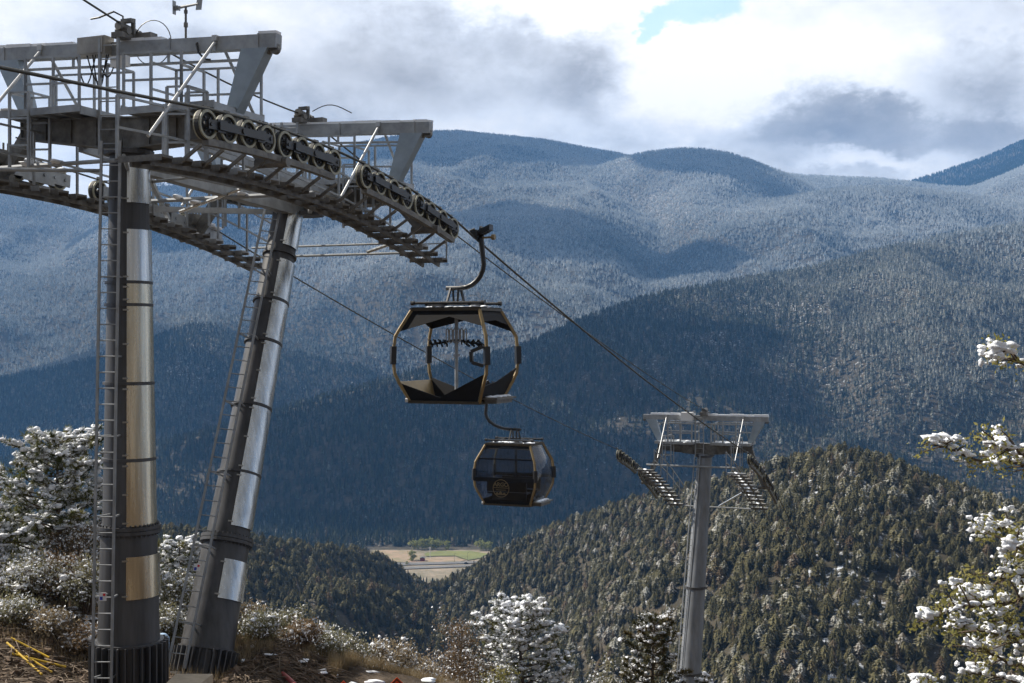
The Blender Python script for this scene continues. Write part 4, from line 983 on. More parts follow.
# ------------------------------------------------------------------ gondola cabins
M['faint_bronze'] = mat('emblem_bronze', (0.17, 0.13, 0.07), 0.5, 0.3, 0.1, 4)
M['frame_dark'] = mat('dark_bronze_paint', (0.07, 0.055, 0.035), 0.45, 0.3, 0.25, 4)
def gondola(t_rope, sd, u_off, t_off, ztop_rope, height, closed, label, group):
    s = height / 2.28
    ctr = L(t_rope + t_off, sd * GAU + u_off, 0); rope_p = L(t_rope, sd * GAU, ztop_rope)
    z0 = ztop_rope - (4.05 if not closed else 4.42) * s
    C = lambda u, a, z: Vector((ctr.x, ctr.y, z0)) + U_ * (u * s * .97) + D_ * (a * s) + Z_ * (z * s)
    g = empty('gondola_cabin', C(0, 0, 0), label, 'gondola'); g['group'] = group
    prof = [(.0, .96, .72), (.12, 1.0, .76), (.48, 1.16, .92), (.70, 1.25, .97), (1.13, 1.29, 1.0), (1.60, 1.24, .96), (1.78, 1.16, .88), (2.26, .93, .66)]
    def pr(z): return (float(np.interp(z, [p[0] for p in prof], [p[1] for p in prof])), float(np.interp(z, [p[0] for p in prof], [p[2] for p in prof])))
    for su in (-1, 1):
        for sa in (-1, 1):
            m = MB(); pts = [C(su * p[1], sa * p[2], p[0]) for p in prof]
            for p, q in zip(pts[:-1], pts[1:]): m.beam(p - (q - p) * .02, q + (q - p) * .02, .066 * s, .066 * s, up=(U_ * su + D_ * sa))
            po = m.build('post', M['bronze'], g)
            m = MB(); m.beam(C(su * 1.285, sa * .995, .92), C(su * 1.275, sa * .99, 1.36), .13 * s, .13 * s, up=(U_ * su + D_ * sa)); m.build('sleeve', M['black'], po)
    # floor, roof and their frames
    m = MB(); m.box(C(0, 0, .03), U_ * .95 * s, D_ * .72 * s, Z_ * .03 * s); m.build('floor', M['cabin_dark'], g)
    m = MB()
    for z, u, a, h in ((.0, .97, .74, .07), (2.26, .95, .68, .07)):
        for sa in (-1, 1): m.beam(C(-u, sa * a, z), C(u, sa * a, z), .06 * s, h * s)
        for su in (-1, 1): m.beam(C(su * u, -a, z), C(su * u, a, z), .06 * s, h * s)
    m.build('frame', M['frame_dark'], g)
    m = MB(); m.box(C(0, 0, 2.29), U_ * .92 * s, D_ * .66 * s, Z_ * .025 * s); rf_ = m.build('roof', M['cabin_dark'], g)
    rg_ = random.Random(5 + int(closed)); m = MB()
    for k in range(9): m.lump(C(-.8 + .2 * k + rg_.uniform(-.05, .05), rg_.uniform(-.35, .35), 2.325), s, rg_, (.17, .28, .035), .3, 1)
    m.build('snow', M['snow'], rf_, True)
    # faceted panels at top and bottom of the four faces
    def facet(face, zlo_c, zhi_c, zl0, zl1, top, name):
        """panel between two posts; lower (or upper) edge makes a V"""
        def pt(k, z):
            hu, ha = pr(z); hu -= .02; ha -= .02
            if face in ('front', 'rear'): return C(k * hu, (-1 if face == 'front' else 1) * ha, z)
            return C((1 if face == 'right' else -1) * hu, k * ha, z)
        m = MB()
        if top: o = [pt(-1, 2.26), pt(1, 2.26), pt(1, zl1), pt(.15, zlo_c), pt(-1, zl0)]
        else: o = [pt(-1, .02), pt(-1, zl0), pt(-.1, zhi_c), pt(1, zl1), pt(1, .02)]
        n_ = D_ if face in ('front', 'rear') else U_
        m.prism(o, n_ * .03 * s); m.build(name, M['bronze'] if name == 'side_panel' else M['cabin_dark'], g)
    if not closed:
        facet('front', 2.08, 0, 1.72, 1.84, True, 'upper_panel'); facet('rear', 2.06, 0, 1.80, 1.72, True, 'upper_panel')
        facet('right', 2.0, 0, 1.95, 1.88, True, 'upper_panel'); facet('left', 2.0, 0, 1.8, 1.8, True, 'upper_panel')
        facet('front', 0, .12, .46, .72, False, 'lower_panel'); facet('rear', 0, .22, .56, .62, False, 'lower_panel')
        facet('right', 0, .5, .40, .82, False, 'lower_panel')
        facet('left', 0, .5, .50, .50, False, 'side_panel')  # bronze instead of dark: light on this inner panel put into its colour
        m = MB()
        for k in range(5): m.lump(C(-.15 + k * .1, rg_.uniform(-.3, .3), .09), s, rg_, (.16, .18, .06), .3, 1)
        m.build('snow', M['snow'], g, True)
        # centre pole with hooks and holders
        m = MB(); m.path([C(0, 0, .05), C(0, 0, 2.26)], .045 * s, 10); m.path([C(0, 0, 1.1), C(0, 0, 1.16)], .09 * s, 10); cpole = m.build('centre_pole', M['galv'], g)
        m = MB()
        for sgn in (-1, 1):
            m.beam(C(0, 0, 1.52), C(sgn * .72, 0, 1.40), .04 * s, .05 * s)
            for k in range(4): x_ = sgn * (.24 + .14 * k); m.beam(C(x_, -.16, 1.50), C(x_ + sgn * .07, .12, 1.36), .03 * s, .05 * s); m.path([C(x_, -.2, 1.40), C(x_, -.2, 1.48), C(x_ + sgn * .05, -.16, 1.52)], .018 * s, 6)
        m.build('hook_arm', M['cabin_dark'], cpole)
        for k in range(6):
            x_ = -.25 + k * .10; m = MB(); m.path([C(x_, -.08, 1.48), C(x_, -.08, 1.76), C(x_ + .035, -.08, 1.80), C(x_ + .07, -.08, 1.76), C(x_ + .07, -.08, 1.48), C(x_ + .035, -.08, 1.44), C(x_, -.08, 1.48)], .016 * s, 6)
            m.build('holder', M['galv'], cpole)
        m = MB(); fo_ = [C(1.2, -1.02, .90), C(.92, -1.08, .98), C(.90, -1.08, 1.24), C(1.2, -1.02, 1.36)]
        for a, b in zip(fo_[:-1], fo_[1:]): m.beam(a, b, .07 * s, .08 * s)
        m.build('grab_handle', M['black'], g)
    else:
        facet('front', 2.12, 0, 2.08, 2.08, True, 'upper_panel'); facet('rear', 2.12, 0, 2.08, 2.08, True, 'upper_panel')
        for f_ in ('front', 'rear', 'right', 'left'): facet(f_, 0, .20, .20, .20, False, 'lower_panel')
        def pane(face):
            m = MB(); zs = [.16, .48, .7, 1.13, 1.6, 1.78, 2.24]; vs = []
            for z in zs:
                hu, ha = pr(z); hu -= .03; ha -= .03; bul = .0 if z in (zs[0], zs[-1]) else .07
                for k in (-1, -.5, 0, .5, 1):
                    e_ = .10 * (1 - k * k)
                    if face in ('front', 'rear'): sg_ = -1 if face == 'front' else 1; vs.append(C(k * hu, sg_ * (ha + e_ * .3), z))
                    else: sg_ = 1 if face == 'right' else -1; vs.append(C(sg_ * (hu + e_ * 1.6), k * ha, z))
            fs = [(i * 5 + j, i * 5 + j + 1, (i + 1) * 5 + j + 1, (i + 1) * 5 + j) for i in range(len(zs) - 1) for j in range(4)]
            m.add(vs, fs); return m.build('window', M['glass'], g, True)
        for f_ in ('front', 'rear', 'right', 'left'): pane(f_)
        m = MB(); m.beam(C(-1.26, -1.03, .98), C(1.26, -1.03, .98), .04 * s, .16 * s); m.beam(C(-1.12, -.92, 1.74), C(1.12, -.92, 1.74), .03 * s, .05 * s); m.build('window_bar', M['cabin_dark'], g)
        m = MB(); m.beam(C(-1.26, 1.03, .98), C(1.26, 1.03, .98), .04 * s, .12 * s); m.beam(C(-.3, .95, .1), C(-.3, .9, 2.2), .1 * s, .04 * s); m.build('window_bar', M['cabin_dark'], g)
        for sa in (-1, 1):
            m = MB(); m.box(C(0, sa * .55, .45), U_ * .8 * s, D_ * .2 * s, Z_ * .03 * s); m.box(C(0, sa * .74, .72), U_ * .8 * s, D_ * .03 * s, Z_ * .22 * s)
            m.box(C(0, sa * .5, .25), U_ * .7 * s, D_ * .03 * s, Z_ * .18 * s); m.build('bench', M['black'], g)
        # round emblem with the line's name on the front glass
        m = MB(); cc = C(-.10, -1.085, .66); m.ring(cc, D_, .31 * s, .335 * s, .012, 40)
        m.box(cc + Z_ * .10 * s * 0 + Z_ * .02 * s, U_ * .31 * s, D_ * .006, Z_ * .010 * s)
        em = m.build('emblem', M['faint_bronze'], g)
        m = MB()       # mountain peaks and wheel lines in the lower half, small arc of bars above
        for k, (x_, h_) in enumerate(((-.16, .10), (-.02, .15), (.13, .09))): m.prism([cc + (U_ * (x_ - .1) - Z_ * .24) * s, cc + (U_ * (x_ + .1) - Z_ * .24) * s, cc + (U_ * x_ + Z_ * (-.24 + h_)) * s], D_ * .008)
        m.beam(cc + (U_ * -.2 - Z_ * .06) * s, cc + (U_ * .2 - Z_ * .06) * s, .01, .02 * s)
        m.build('peaks', M['faint_bronze'], em)
        cu = bpy.data.curves.new('lettering', 'FONT'); cu.body = 'ARGO'; cu.align_x = 'CENTER'; cu.size = .21 * s; cu.extrude = .004; cu.offset = .004
        to = bpy.data.objects.new('lettering', cu); col.objects.link(to); to.rotation_euler = (R(90), 0, -AZ)
        bpy.context.view_layer.update(); dg = bpy.context.evaluated_depsgraph_get(); lme = bpy.data.meshes.new_from_object(to.evaluated_get(dg)); bpy.data.objects.remove(to)
        lme.materials.clear(); lme.materials.append(M['faint_bronze']); lo = bpy.data.objects.new('lettering', lme); col.objects.link(lo); lo.parent = em
        lo.rotation_euler = (R(90), 0, -AZ); lo.location = cc + Z_ * .075 * s - D_ * .01 - world_loc(em)
    # running boards
    m = MB(); m.box(C(1.12, 0, .10), U_ * .26 * s, D_ * .62 * s, Z_ * .025 * s); m.box(C(1.12, 0, .03), U_ * .2 * s, D_ * .5 * s, Z_ * .05 * s); st_ = m.build('step_board', M['galv_dark'], g)
    m = MB(); 
    for k in range(4): m.lump(C(1.15, -.45 + .3 * k, .14), s, rg_, (.15, .16, .03), .3, 1)
    m.build('snow', M['snow'], st_, True)
    m = MB(); m.path([C(-.98, -.78, .04), C(-1.04, -.80, .04)], .05 * s, 8); m.build('bumper', M['white'], g)
    # roof rack bars with round ends
    m = MB()
    for sa in (-.52, .52): m.path([C(-.98, sa, 2.42), C(.98, sa, 2.42)], .035 * s, 8); m.path([C(-1.02, sa, 2.42), C(-.93, sa, 2.42)], .055 * s, 8); m.path([C(.93, sa, 2.42), C(1.02, sa, 2.42)], .055 * s, 8)
    for su in (-.6, .6): m.beam(C(su, -.52, 2.38), C(su, .52, 2.38), .08 * s, .06 * s)
    m.build('roof_bar', M['black'], g)
    # hanger: feet, horizontal arm, curved arm up to the grip
    hu = u_off / s; rz = (rope_p.z - z0) / s; ru = -u_off / s; ra = -t_off / s; kk = 1 if ru > 0 else -1
    m = MB()
    arm = [C(-kk * .28, 0, 2.80), C(kk * .14, 0, 2.80)]
    cx_ = ru + kk * .17
    for th in np.linspace(0, 85, 7): arm.append(C(kk * .14 + (abs(cx_ - kk * .14)) * kk * math.sin(R(th)), ra * (1 - math.cos(R(th))) * .8, 2.80 + .62 * (1 - math.cos(R(th)))))
    arm.append(C(ru + kk * .10, ra, rz - .12)); arm.append(C(ru + kk * .04, ra, rz + .02))
    m.path(arm, [.055 * s, .055 * s] + [.062 * s] * 7 + [.07 * s, .075 * s], 10)
    ha_ = m.build('hanger', M['black'], g, True)
    m = MB()
    for k in (-.14, .10):
        for a in (-.16, .16): m.beam(C(kk * k * 1.25, a * 1.3, 2.42), C(kk * k * .9, a * .4, 2.80), .05 * s, .05 * s)
    m.build('hanger_foot', M['black'], ha_)
    gp = MB(); rc = C(ru, ra, rz); sl = Vector((0, 0, -.24))
    gp.box(rc + Z_ * .02, (D_ + sl).normalized() * .24 * s, U_ * .07 * s, Z_ * .08 * s); gp.box(rc + U_ * kk * .16 * s + Z_ * .13 * s, (U_ * kk + Z_ * .45).normalized() * .22 * s, D_ * .12 * s, Z_ * .07 * s)
    gp.path([rc + Z_ * .05 + D_ * .1, rc + U_ * kk * .1 * s + Z_ * .24 * s], .05 * s, 8)
    gp.path([rc - U_ * kk * .14 * s + Z_ * .02, rc - U_ * kk * .20 * s + Z_ * .16 * s, rc - U_ * kk * .08 * s + Z_ * .2 * s], .028 * s, 8)
    for k in range(3): gp.ring(rc + U_ * kk * (.12 + k * .07) * s + Z_ * (.1 + .035 * k) * s, (U_ * kk + Z_ * .45), .04 * s, .095 * s, .03 * s, 12)
    gr = gp.build('grip', M['black'], ha_)
    m = MB(); m.path([rc + Z_ * -.03 * s, rc + U_ * kk * .42 * s - Z_ * .02 * s], .025 * s, 8); m.path([rc + U_ * kk * .38 * s - Z_ * .02 * s, rc + U_ * kk * .46 * s - Z_ * .02 * s], .07 * s, 12); m.build('guide_roller', M['bronze'], ha_)
    return g
za, zb_ = zf1(7.23) + .245, zf3f(41.6) + .245
def rope_z(t): f = (t - 7.23) / (41.6 - 7.23); return za + (zb_ - za) * f - .30 * 4 * f * (1 - f)
gondola(8.75, 1, -.58, 0, rope_z(8.75) + .10, 2.24, False, 'open-sided bronze and black ropeway cabin with no windows, hanging nearest below the big tower', 'ropeway cabins')
gondola(24.9, -1, 1.04, 0, rope_z(24.9) + .0, 2.25, True, 'closed ropeway cabin with dark tinted windows and a round emblem, hanging below the open one', 'ropeway cabins')
# ------------------------------------------------------------------ foreground plants
def leaf_mat(name, c1, c2, c3, trans=0.25, scale=2.5):
    m, nt, b = smat(name); Lk = nt.links.new
    b.inputs['Roughness'].default_value = 0.75; b.inputs['Specular IOR Level'].default_value = 0.25
    g = nt.nodes.new('ShaderNodeNewGeometry')
    n = nt.nodes.new('ShaderNodeTexNoise'); n.inputs['Scale'].default_value = scale; n.inputs['Detail'].default_value = 4; Lk(g.outputs['Position'], n.inputs['Vector'])
    r = nt.nodes.new('ShaderNodeValToRGB'); Lk(n.outputs['Fac'], r.inputs[0]); cr = r.color_ramp
    cr.elements[0].position = .3; cr.elements[0].color = (*c1, 1); cr.elements[1].position = .72; cr.elements[1].color = (*c3, 1); e_ = cr.elements.new(.5); e_.color = (*c2, 1)
    Lk(r.outputs[0], b.inputs['Base Color'])
    tr = nt.nodes.new('ShaderNodeBsdfTranslucent'); Lk(r.outputs[0], tr.inputs[0]); mx_ = nt.nodes.new('ShaderNodeMixShader'); mx_.inputs[0].default_value = trans
    o = nt.nodes['Material Output']; Lk(b.outputs[0], mx_.inputs[1]); Lk(tr.outputs[0], mx_.inputs[2]); Lk(mx_.outputs[0], o.inputs[0])
    return m
M['needles'] = leaf_mat('pine_needles', (0.05, 0.065, 0.025), (0.13, 0.14, 0.05), (0.26, 0.23, 0.09), .35)
M['dark_needles'] = leaf_mat('dark_needles', (0.04, 0.045, 0.022), (0.09, 0.085, 0.04), (0.17, 0.12, 0.05), .25)
M['fresh_leaves'] = leaf_mat('fresh_buds', (0.15, 0.15, 0.045), (0.28, 0.26, 0.08), (0.42, 0.36, 0.15), .4)
M['brown_leaves'] = leaf_mat('brown_scrub_leaves', (0.10, 0.07, 0.045), (0.19, 0.13, 0.075), (0.30, 0.22, 0.13), .3)
M['dry_grass'] = leaf_mat('dry_grass', (0.15, 0.115, 0.065), (0.29, 0.225, 0.135), (0.46, 0.38, 0.26), .3, 1.8)
M['sage'] = leaf_mat('sage_leaves', (0.12, 0.12, 0.06), (0.22, 0.21, 0.12), (0.33, 0.29, 0.17), .25, 3)
def snow_mat():
    m = mat('branch_snow', (0.86, 0.88, 0.92), 0.65, 0, 0.03, 12, 0.5, 60)
    b = m.node_tree.nodes['Principled BSDF']; b.inputs['Subsurface Weight'].default_value = 0.0
    return m
M['bsnow'] = snow_mat()

def tuft(mb, c, d, n, ln, w, rg_, spread=.9):
    """spray of needles from c, leaning along d"""
    c = Vector(c); d = Vector(d).normalized()
    for _ in range(n):
        v = (d + Vector((rg_.gauss(0, spread), rg_.gauss(0, spread), rg_.gauss(0, spread)))).normalized(); l_ = ln * rg_.uniform(.6, 1.15)
        s = v.cross(Vector((rg_.gauss(0, 1), rg_.gauss(0, 1), rg_.gauss(0, 1)))).normalized() * w
        b = c + d * rg_.uniform(-.35, .3) * ln
        i = len(mb.v); mb.v += [tuple(b - s), tuple(b + s), tuple(b + v * l_ + s * .3)]; mb.f.append((i, i + 1, i + 2))
def pine(loc, h, spread, label, seed, snowiness=.6, tufts=9, ln=.13, w=.011, leaf='needles', name='pine_tree', cat='tree', group=None, whorls=15, low=.06, droop=.05, snow_r=.075, open_=.75, cut=None, shape=.75, nn=20):
    rg_ = random.Random(seed); loc = Vector(loc); t = empty(name, loc, label, cat, group)
    tr = MB(); pts = []; r0 = h * .022 + .02
    for i in range(9): f = i / 8; pts.append(loc + Vector((math.sin(seed + f * 3) * .04 * h * f, math.cos(seed * 2 + f * 2.5) * .03 * h * f, h * f * .97 - .15)))
    tr.path(pts, [r0 * (1 - .9 * i / 8) for i in range(9)], 7)
    fo, sn = MB(), MB()
    def trunk_at(f): k = f * 8; i = min(7, int(k)); return pts[i] + (pts[i + 1] - pts[i]) * (k - i)
    for wv in range(whorls):
        f = low + (1 - low) * (wv + rg_.uniform(-.2, .2)) / whorls; f = min(.985, max(.02, f))
        nb = rg_.randint(4, 6)
        a0 = rg_.uniform(0, 6.28)
        for b in range(nb):
            if rg_.random() > open_ + .2 * f: continue
            a = a0 + 6.283 * b / nb + rg_.uniform(-.35, .35)
            blen = spread * ((1 - f) ** shape * .92 + .10) * rg_.uniform(.62, 1.15)
            rise = .25 + .75 * f + rg_.uniform(-.15, .2)
            p = trunk_at(f); dr = Vector((math.cos(a), math.sin(a), rise * .5)); bp = [p]
            ns = 5
            for k in range(1, ns + 1):
                q = k / ns; bp.append(p + Vector((math.cos(a), math.sin(a), 0)) * blen * q + Z_ * blen * (rise * .55 * q - droop * 4 * q * (1 - q)) + Vector((rg_.gauss(0, .03), rg_.gauss(0, .03), rg_.gauss(0, .03))) * blen)
            tr.path(bp, [max(.006, r0 * .32 * (1 - f * .6)) * (1 - .8 * k / ns) for k in range(ns + 1)], 5)
            nt = max(3, int(tufts * (.35 + .65 * blen / spread)))
            for k in range(nt):
                q = 1 - (k / nt) ** 1.3 * .72; i = min(ns - 1, int(q * ns)); c = bp[i] + (bp[i + 1] - bp[i]) * (q * ns - i)
                side = Vector((rg_.gauss(0, 1), rg_.gauss(0, 1), rg_.gauss(.15, .5))).normalized() * blen * .24 * (1.15 - q) * rg_.uniform(.2, 1.3) if k else Vector((0, 0, 0))
                if k: tr.path([c, c + side], [.006, .003], 4, False)
                c2 = c + side; d = (side.normalized() * .6 + (bp[i + 1] - bp[i]).normalized() + Z_ * .35) if k else (bp[-1] - bp[-2]).normalized() + Z_ * .3
                tuft(fo, c2, d, nn, ln, w, rg_)
                if rg_.random() < snowiness:
                    tuft(sn, c2 + Z_ * .015, d + Z_ * .3, int(nn * .7), ln * 1.0, w * .9, rg_)
                    for _k in range(rg_.randint(2, 5)):
                        s_ = snow_r * .28 * min(2.6, rg_.lognormvariate(-.05, .55))
                        sn.lump(c2 + Vector((rg_.gauss(0, ln * .38), rg_.gauss(0, ln * .38), ln * rg_.uniform(.1, .5))), s_, rg_, (1.4, 1.4, .75), .55, 1)
            if rg_.random() < snowiness * .5:
                sn.lump((bp[2] + bp[3]) / 2 + Z_ * .03, 1, rg_, (abs(math.cos(a)) * blen * .2 + .03, abs(math.sin(a)) * blen * .2 + .03, .035), .3, 1)
    tuft(fo, pts[-1], Z_, nn + 8, ln * 1.1, w, rg_, .6)
    if snowiness > .3: sn.lump(pts[-1] + Z_ * ln * .6, snow_r * .9, rg_, (1, 1, .9), .3, 1)
    tr.build('trunk', M['bark'], t, True); fo.build('crown', M[leaf], t)
    if sn.v: sn.build('snow', M['bsnow'], t, True)
    return t
def bush(loc, wd, h, label, seed, snowiness=.5, leaf='brown_leaves', n=240, ls=.06, name='shrub', cat='shrub', group=None, snow_r=.055, stems=26):
    rg_ = random.Random(seed); loc = Vector(loc); t = empty(name, loc, label, cat, group); st, fo, sn = MB(), MB(), MB()
    tips = []
    for k in range(stems):
        a = rg_.uniform(0, 6.28); lean = rg_.uniform(.05, 1.0); top = loc + Vector((math.cos(a) * wd * .5 * lean, math.sin(a) * wd * .5 * lean, h * rg_.uniform(.55, 1) * (1 - .35 * lean ** 2)))
        mid = loc + (top - loc) * .5 + Vector((rg_.gauss(0, .06), rg_.gauss(0, .06), .08 * h))
        st.path([loc + Vector((rg_.gauss(0, .06), rg_.gauss(0, .06), -.1)), mid, top], [.02, .012, .004], 4)
        for j in range(7):
            q = rg_.uniform(.35, 1); c = mid + (top - mid) * (2 * q - 1) if q > .5 else loc + (mid - loc) * 2 * q
            e_ = c + Vector((rg_.gauss(0, .11 * wd), rg_.gauss(0, .11 * wd), rg_.uniform(-.02, .14 * h))); st.path([c, e_], [.006, .003], 4, False); tips.append(e_)
        tips.append(top)
    for k in range(n):
        c = rg_.choice(tips); 
        for j in range(9):
            q = c + Vector((rg_.gauss(0, ls * 1.8), rg_.gauss(0, ls * 1.8), rg_.gauss(0, ls * 1.6))); a = Vector((rg_.gauss(0, 1), rg_.gauss(0, 1), rg_.gauss(0, 1))).normalized() * ls * .5; b = Vector((rg_.gauss(0, 1), rg_.gauss(0, 1), rg_.gauss(0, 1))).normalized() * ls * rg_.uniform(.5, 1.1)
            F_ = sn if (snowiness > .2 and rg_.random() < snowiness * .5 and q.z > loc.z + .3 * h) else fo
            i = len(F_.v); F_.v += [tuple(q - a), tuple(q + a), tuple(q + b)]; F_.f.append((i, i + 1, i + 2))
    for c in tips:
        if rg_.random() < snowiness: sn.lump(c + Z_ * ls * .8, snow_r * .34 * rg_.lognormvariate(-.15, .6), rg_, (1.25, 1.25, .75), .5, 1)
    st.build('stems', M['bark'], t); fo.build('leaves', M[leaf], t)
    if sn.v: sn.build('snow', M['bsnow'], t, True)
    return t
def gz(x, y): return float(terrain(np.array([x], float), np.array([y], float))[0])
def G(px, d): x = (px - 512) / F * d; return Vector((x, d, gz(x, d)))

# pines and scrub around the big tower
g0 = G(62, 29.0); pine(g0, P(60, 426, 29).z - g0.z, 2.05, 'tall bushy pine with snow on its branches, standing left of the big tower', 3, .62, 18, .15, .014, whorls=24, low=.08, open_=1.0, shape=.42, snow_r=.085)
g0 = G(-22, 27.5); pine(g0, P(-20, 500, 27.5).z - g0.z, 1.35, 'snow-laden pine cut off by the left edge of the photo', 8, .6, 12, .14, .013, whorls=13, shape=.5, snow_r=.10)
g0 = G(176, 30.5); pine(g0, P(172, 532, 30.5).z - g0.z, 1.05, 'snowy pine seen between the two legs of the big tower', 12, .75, 13, .13, .012, whorls=14, shape=.4, snow_r=.085, open_=.95)
g0 = G(214, 31); pine(g0, 1.9, .8, 'low snowy pine showing just right between the tower legs', 13, .7, 10, .12, .012, whorls=9, shape=.5)
g0 = G(264, 28.3); pine(g0, P(266, 617, 28.3).z - g0.z, .62, 'little pine with a snowy tip on the dirt bank right of the leaning leg', 14, .55, 10, .11, .011, whorls=10, leaf='dark_needles', shape=.7)
for i, (px, d, wd, h, sn_, lf, lb) in enumerate([
    (8, 26.6, 1.1, .75, .75, 'sage', 'snow-covered scrub at the left edge above the dirt bank'),
    (32, 26.3, 1.4, .95, .85, 'sage', 'scrub bent under thick white snow at the foot of the tall pine'),
    (60, 26.8, 1.5, 1.15, .55, 'brown_leaves', 'tangled brown scrub in front of the tall pine trunk'),
    (86, 26.4, 1.2, 1.25, .6, 'sage', 'pale snowy scrub against the ladder of the upright leg'),
    (76, 27.8, 1.5, 1.7, .5, 'brown_leaves', 'taller brown scrub behind the upright leg and the tall pine'),
    (178, 27.2, 1.0, 1.5, .6, 'sage', 'pale leafy scrub filling the gap between the tower legs'),
    (168, 26.2, .8, .8, .6, 'sage', 'low snowy scrub beside the foot of the upright leg'),
    (250, 27.6, .9, .75, .35, 'dry_grass', 'straw-coloured scrub touching the foot of the leaning leg'),
    (290, 28.0, 1.0, .95, .45, 'sage', 'thin twiggy scrub with snow flecks right of the little pine'),
    (318, 29.0, 1.2, 1.05, .5, 'sage', 'olive scrub with a white crown in the dry grass'),
    (345, 29.8, 1.2, 1.15, .45, 'sage', 'rounded pale scrub above the first orange warning sign tip'),
    (372, 30.2, 1.2, 1.1, .6, 'dry_grass', 'snow-flecked dry scrub in the middle of the grassy edge'),
    (398, 30.6, 1.2, 1.2, .45, 'dry_grass', 'straw-coloured scrub behind the larger orange sign tip'),
    (14, 25.2, .9, .45, .6, 'sage', 'lowest snowy scrub on the dirt bank above the yellow stakes'),
    (48, 25.0, .8, .40, .5, 'dry_grass', 'small dry tuft on the dirt bank between the stakes and the ladder'),
    (84, 24.8, .7, .45, .4, 'brown_leaves', 'small brown scrub on the dirt close to the ladder foot'),
    (262, 26.4, .9, .60, .5, 'sage', 'frosted scrub on the bank below the little pine'),
    (300, 27.0, .9, .55, .5, 'brown_leaves', 'low brown frosted scrub above the dull red pipe'),
    (330, 27.6, .9, .55, .5, 'sage', 'low pale scrub between the red pipe and the smaller orange sign tip'),
    (424, 31.5, 1.0, 1.1, .4, 'dry_grass', 'last dry scrub at the right end of the grassy edge')]):
    g0 = G(px, d); bush(g0, wd, h, lb, 40 + i, sn_, lf, 300 if lf != 'brown_leaves' else 380, .06, group='scrub along the edge of the hill')
for i, (px, d, wd, ytop, sn_, lf, lb) in enumerate([(452, 37, 2.5, 626, .36, 'brown_leaves', 'dark brown bushy shrub with a white snow cap, left of the white pine'),
        (500, 36, 1.2, 664, .3, 'fresh_leaves', 'low yellow-green shrub below the brown one'), (606, 36, 1.0, 655, .6, 'sage', 'small snowy shrub between the white pine and the dark pine'),
        (590, 37, 1.0, 672, .6, 'sage', 'smallest snow-dusted shrub just right of the white pine')]):
    g0 = G(px, d); bush(g0, wd, P(px, ytop, d).z - g0.z, lb, 70 + i, sn_, lf, 900 if wd > 2 else 260, .07, group='scrub below the hill edge', stems=40 if wd > 2 else 20)
g0 = G(524, 38); pine(g0, P(522, 598, 38).z - g0.z, 1.95, 'broad pine thickly covered in white snow, at the bottom centre', 21, .85, 19, .14, .015, whorls=20, shape=.33, open_=1.0, snow_r=.10, low=.12)
g0 = G(656, 36); pine(g0, P(654, 606, 36).z - g0.z, 1.35, 'dark brownish pine beside the pole of the far tower', 22, .22, 15, .15, .016, leaf='dark_needles', whorls=18, shape=.42, open_=1.0, snow_r=.08, low=.1)
g0 = G(702, 35); pine(g0, P(702, 668, 35).z - g0.z, .7, 'low dark pine in front of the pole of the far tower', 23, .35, 10, .13, .014, leaf='dark_needles', whorls=9, shape=.5, low=.1)

# dry grass on the edge
def grass(name, n, region, hmin, hmax, w, seed, material, label):
    rg_ = np.random.default_rng(seed); px, d = region(rg_, n); x = (px - 512) / F * d; z = terrain(x, d)
    h = rg_.uniform(hmin, hmax, n); a = rg_.uniform(0, 6.28, n); ln_ = rg_.normal(0, .35, n) * h; b = rg_.uniform(0, 6.28, n)
    v = np.empty((n, 3, 3)); v[:, 0] = np.stack([x - np.cos(a) * w, d - np.sin(a) * w, z - .03], -1); v[:, 1] = np.stack([x + np.cos(a) * w, d + np.sin(a) * w, z - .03], -1)
    v[:, 2] = np.stack([x + ln_ * np.cos(b), d + ln_ * np.sin(b), z + h], -1)
    me = bpy.data.meshes.new(name); me.vertices.add(n * 3); me.vertices.foreach_set('co', v.astype(np.float32).ravel()); me.loops.add(n * 3); me.loops.foreach_set('vertex_index', np.arange(n * 3, dtype=np.int32))
    me.polygons.add(n); me.polygons.foreach_set('loop_start', np.arange(0, n * 3, 3, dtype=np.int32)); me.polygons.foreach_set('loop_total', np.full(n, 3, np.int32)); me.update(calc_edges=True); me.materials.append(material)
    o = bpy.data.objects.new(name, me); col.objects.link(o); return tag(o, label, 'grass', kind='stuff')
def reg(rg_, n):
    px = rg_.uniform(228, 470, n); d = 25.3 + (px - 228) / 240 * 3.2 + rg_.uniform(0, 4.2, n); 
    q = fbm(px / 26, d / 1.2, 7, 3) + rg_.normal(0, .06, n); k = q > .38; px[~k] = px[~k] * .3 + 250; return px, d
grass('dry_grass', 34000, reg, .06, .34, .007, 5, M['dry_grass'], 'straw-coloured dry grass along the edge of the hill')
def reg2(rg_, n): px = rg_.uniform(-60, 230, n); d = rg_.uniform(24.2, 28.5, n); return px, d
grass('dry_grass', 6000, reg2, .06, .30, .007, 6, M['dry_grass'], 'sparse dry grass behind the dirt bank')
